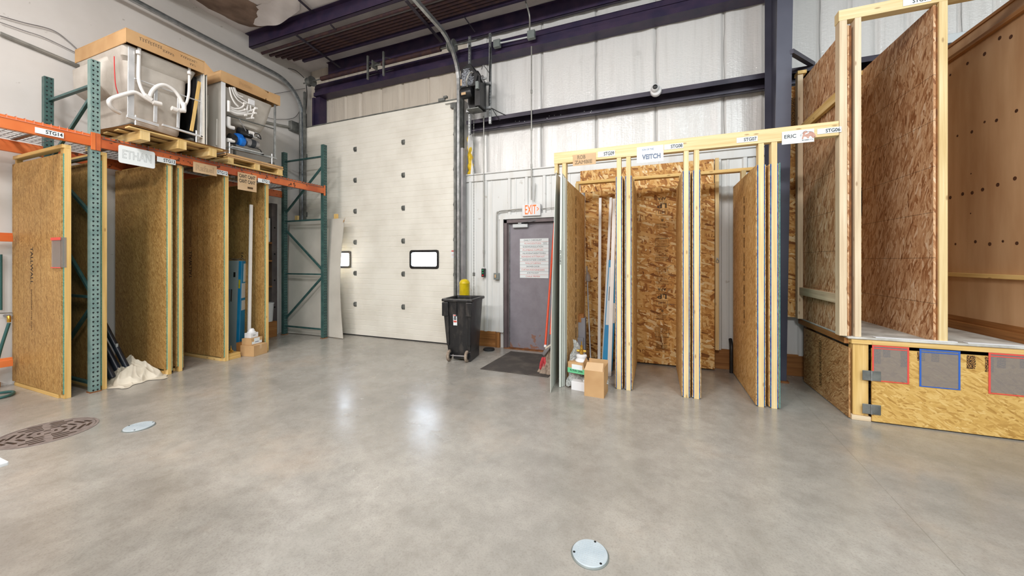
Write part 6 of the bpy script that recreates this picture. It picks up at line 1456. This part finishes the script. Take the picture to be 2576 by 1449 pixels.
def skq(x0, x1, z0, z1, mt):
    yy = lambda z: -.2755-(z-.575)*.0765-.0012
    part('sticker_print', B().add([(x0, yy(z0), z0), (x1, yy(z0), z0), (x1, yy(z1), z1), (x0, yy(z1), z1), (x0, yy(z0)+.001, z0), (x1, yy(z0)+.001, z0), (x1, yy(z1)+.001, z1), (x0, yy(z1)+.001, z1)], [(0, 1, 2, 3), (7, 6, 5, 4), (0, 4, 5, 1), (1, 5, 6, 2), (2, 6, 7, 3), (3, 7, 4, 0)]), mt, sk)
skq(-.080, -.017, .725, .742, 'ink_red'); skq(-.072, -.025, .695, .718, 'ink'); skq(-.075, -.022, .665, .688, 'ink'); skq(-.080, -.017, .622, .652, 'ink_red'); skq(-.03, -.018, .59, .596, 'ink')
mo = skin([rrect(.08, .028, .155, .027)], False, False)
part('moulded_oval', B().tube([(-.01+.085*math.cos(a*.3), -.2185-.0008*0-.012, .285+.03*math.sin(a*.3)) for a in range(22)], .004, 6), 'bin', bn, smooth=True)
# door mat
m0, m1, m2, m3 = FL(1208, 929), FL(1272, 880), FL(1400, 882), FL(1366, 943)
mt_ = B().add([(m0[0], m0[1], .001), (m0[0]-.0+.03, 5.42, .001), (-1.25, 5.42, .001), (-1.25, m0[1]-.0, .001), (m0[0], m0[1], .010), (m0[0]+.03, 5.42, .010), (-1.25, 5.42, .010), (-1.25, m0[1], .010)], [(3, 2, 1, 0), (4, 5, 6, 7), (0, 1, 5, 4), (1, 2, 6, 5), (2, 3, 7, 6), (3, 0, 4, 7)])
solo('door_mat', mt_, 'mat', 'ribbed grey rubber mat on the floor before the exit door', 'door mat', .003)
q = FL(1230, 881)
solo('rubber_foot', B().lathe([(.085, 0), (.095, .012), (.09, .03), (.06, .036), (.001, .038)], (q[0], q[1], 0), 26), 'rubber', 'small round dark disc on the floor beside the black bin', 'disc', smooth=True)
# big cast iron grate
gc = FL(104, 1090); gr = .50
gcen = ((FL(0, 1132)[0]+FL(248, 1055)[0])/2-.02, 1.42)
gg = thing('floor_grate', 'round rusty iron floor grate with radiating slots at the left', 'floor grate', (-4.82, 1.41, 0))
GX, GY, GR = -4.82, 1.41, .292
part('rim_ring', B().lathe([(GR, 0.0005), (GR, .004), (GR-.018, .004), (GR-.018, .0005)], (GX, GY, 0), 56), 'iron', gg)
part('grate_plate', B().lathe([(GR-.021, .0005), (GR-.021, .003), (.001, .003)], (GX, GY, 0), 56), 'iron', gg)
part('rim_gap', B().lathe([(GR-.018, .0005), (GR-.018, .0012), (GR-.021, .0012), (GR-.021, .0005)], (GX, GY, 0), 56), 'pit', gg)
def slot(cx, cy, ang, L, W):
    ca, sa = math.cos(ang), math.sin(ang); pts = []
    for u, v in ((-L/2, -W/2), (L/2-W/2, -W/2), (L/2, 0), (L/2-W/2, W/2), (-L/2, W/2)): pts.append((GX+cx+u*ca-v*sa, GY+cy+u*sa+v*ca))
    part('grate_slot', B().prism(pts, 'z', .003, .0036), 'pit', gg)
base = math.radians(-14)
for qd in range(4):
    th_ = base+qd*math.pi/2; c_, s_ = math.cos(th_), math.sin(th_)
    for i in range(5):
        rr_ = .045+.046*i
        half = min(rr_*.86, math.sqrt(max(0, (GR-.04)**2-rr_**2)))
        if qd % 2 == 0:
            if i == 0: slot(rr_*c_, rr_*s_, th_+math.pi/2, .04, .018)
            else:
                for sg_ in (-1, 1):
                    o = sg_*(half*.5+.008); slot(rr_*c_-o*s_, rr_*s_+o*c_, th_+math.pi/2, half*.82, .022)
        else:
            if i == 0: slot(rr_*c_, rr_*s_, th_+math.pi/2, .04, .018); continue
            for sg_ in (-1, 1):       # chevrons
                o = sg_*(half*.42+.008); slot(rr_*c_-o*s_, rr_*s_+o*c_, th_+math.pi/2+sg_*.45, half*.75, .022)
def cover(c, r, label):
    t = thing('access_cover', label, 'access cover', (c[0], c[1], 0))
    part('collar', B().lathe([(r*1.07, 0), (r*1.07, .003), (r*1.0, .006), (r*1.0, 0)], c, 48), 'jbox', t, smooth=True)
    part('lid_plate', B().lathe([(r, .0), (r, .009), (r*.97, .012), (.001, .012)], c, 48), 'cover', t, smooth=True)
    b = B(); k = int(r/.0125)
    for i in range(-k, k+1):
        for j in range(-k, k+1):
            if math.hypot(i, j)*.0125 < r*.86: b.bar((c[0]+i*.0125-.004, c[1]+j*.0125, .0125), (c[0]+i*.0125+.004, c[1]+j*.0125, .0125), .004, .002)
    part('tread', b, 'cover', t)['kind'] = 'stuff'
    for a in (80, 200, 320): part('screw', B().lathe([(.006, 0), (.006, .0012)], (c[0]+r*.9*math.cos(math.radians(a)), c[1]+r*.9*math.sin(math.radians(a)), .012), 10), 'hole', t)
cover((FL(1484, 1395)[0], FL(1484, 1395)[1], 0), .087, 'round grey cleanout cover in the floor at the bottom of the view')
cover((-4.22, 1.75, 0), .10, 'round pale cleanout cover in the floor beside the iron grate')
# table corner at the left edge
tb = thing('work_table', 'corner of a wooden work table with white top at the left edge', 'table', (-1.95, .50, 0))
tc = FL(23, 1160, .88)
zt_ = .88
part('table_top', B().box(tc[0]-1.2, tc[0], tc[1]-1.5, tc[1], zt_-.012, zt_), 'white', tb, .003)
part('apron', B().box(tc[0]-1.15, tc[0]-.012, tc[1]-.06, tc[1]-.02, zt_-.075, zt_-.012), 'lumber_left', tb, .003)
part('apron', B().box(tc[0]-.05, tc[0]-.012, tc[1]-1.45, tc[1]-.06, zt_-.075, zt_-.012), 'lumber_left', tb, .003)
for dx, dy in ((-.14, -.12), (-1.1, -.12), (-.14, -1.40), (-1.1, -1.40)):
    part('leg', B().box(tc[0]+dx-.035, tc[0]+dx+.01, tc[1]+dy-.045, tc[1]+dy+.03, 0, zt_-.075), 'lumber_left', tb, .003)
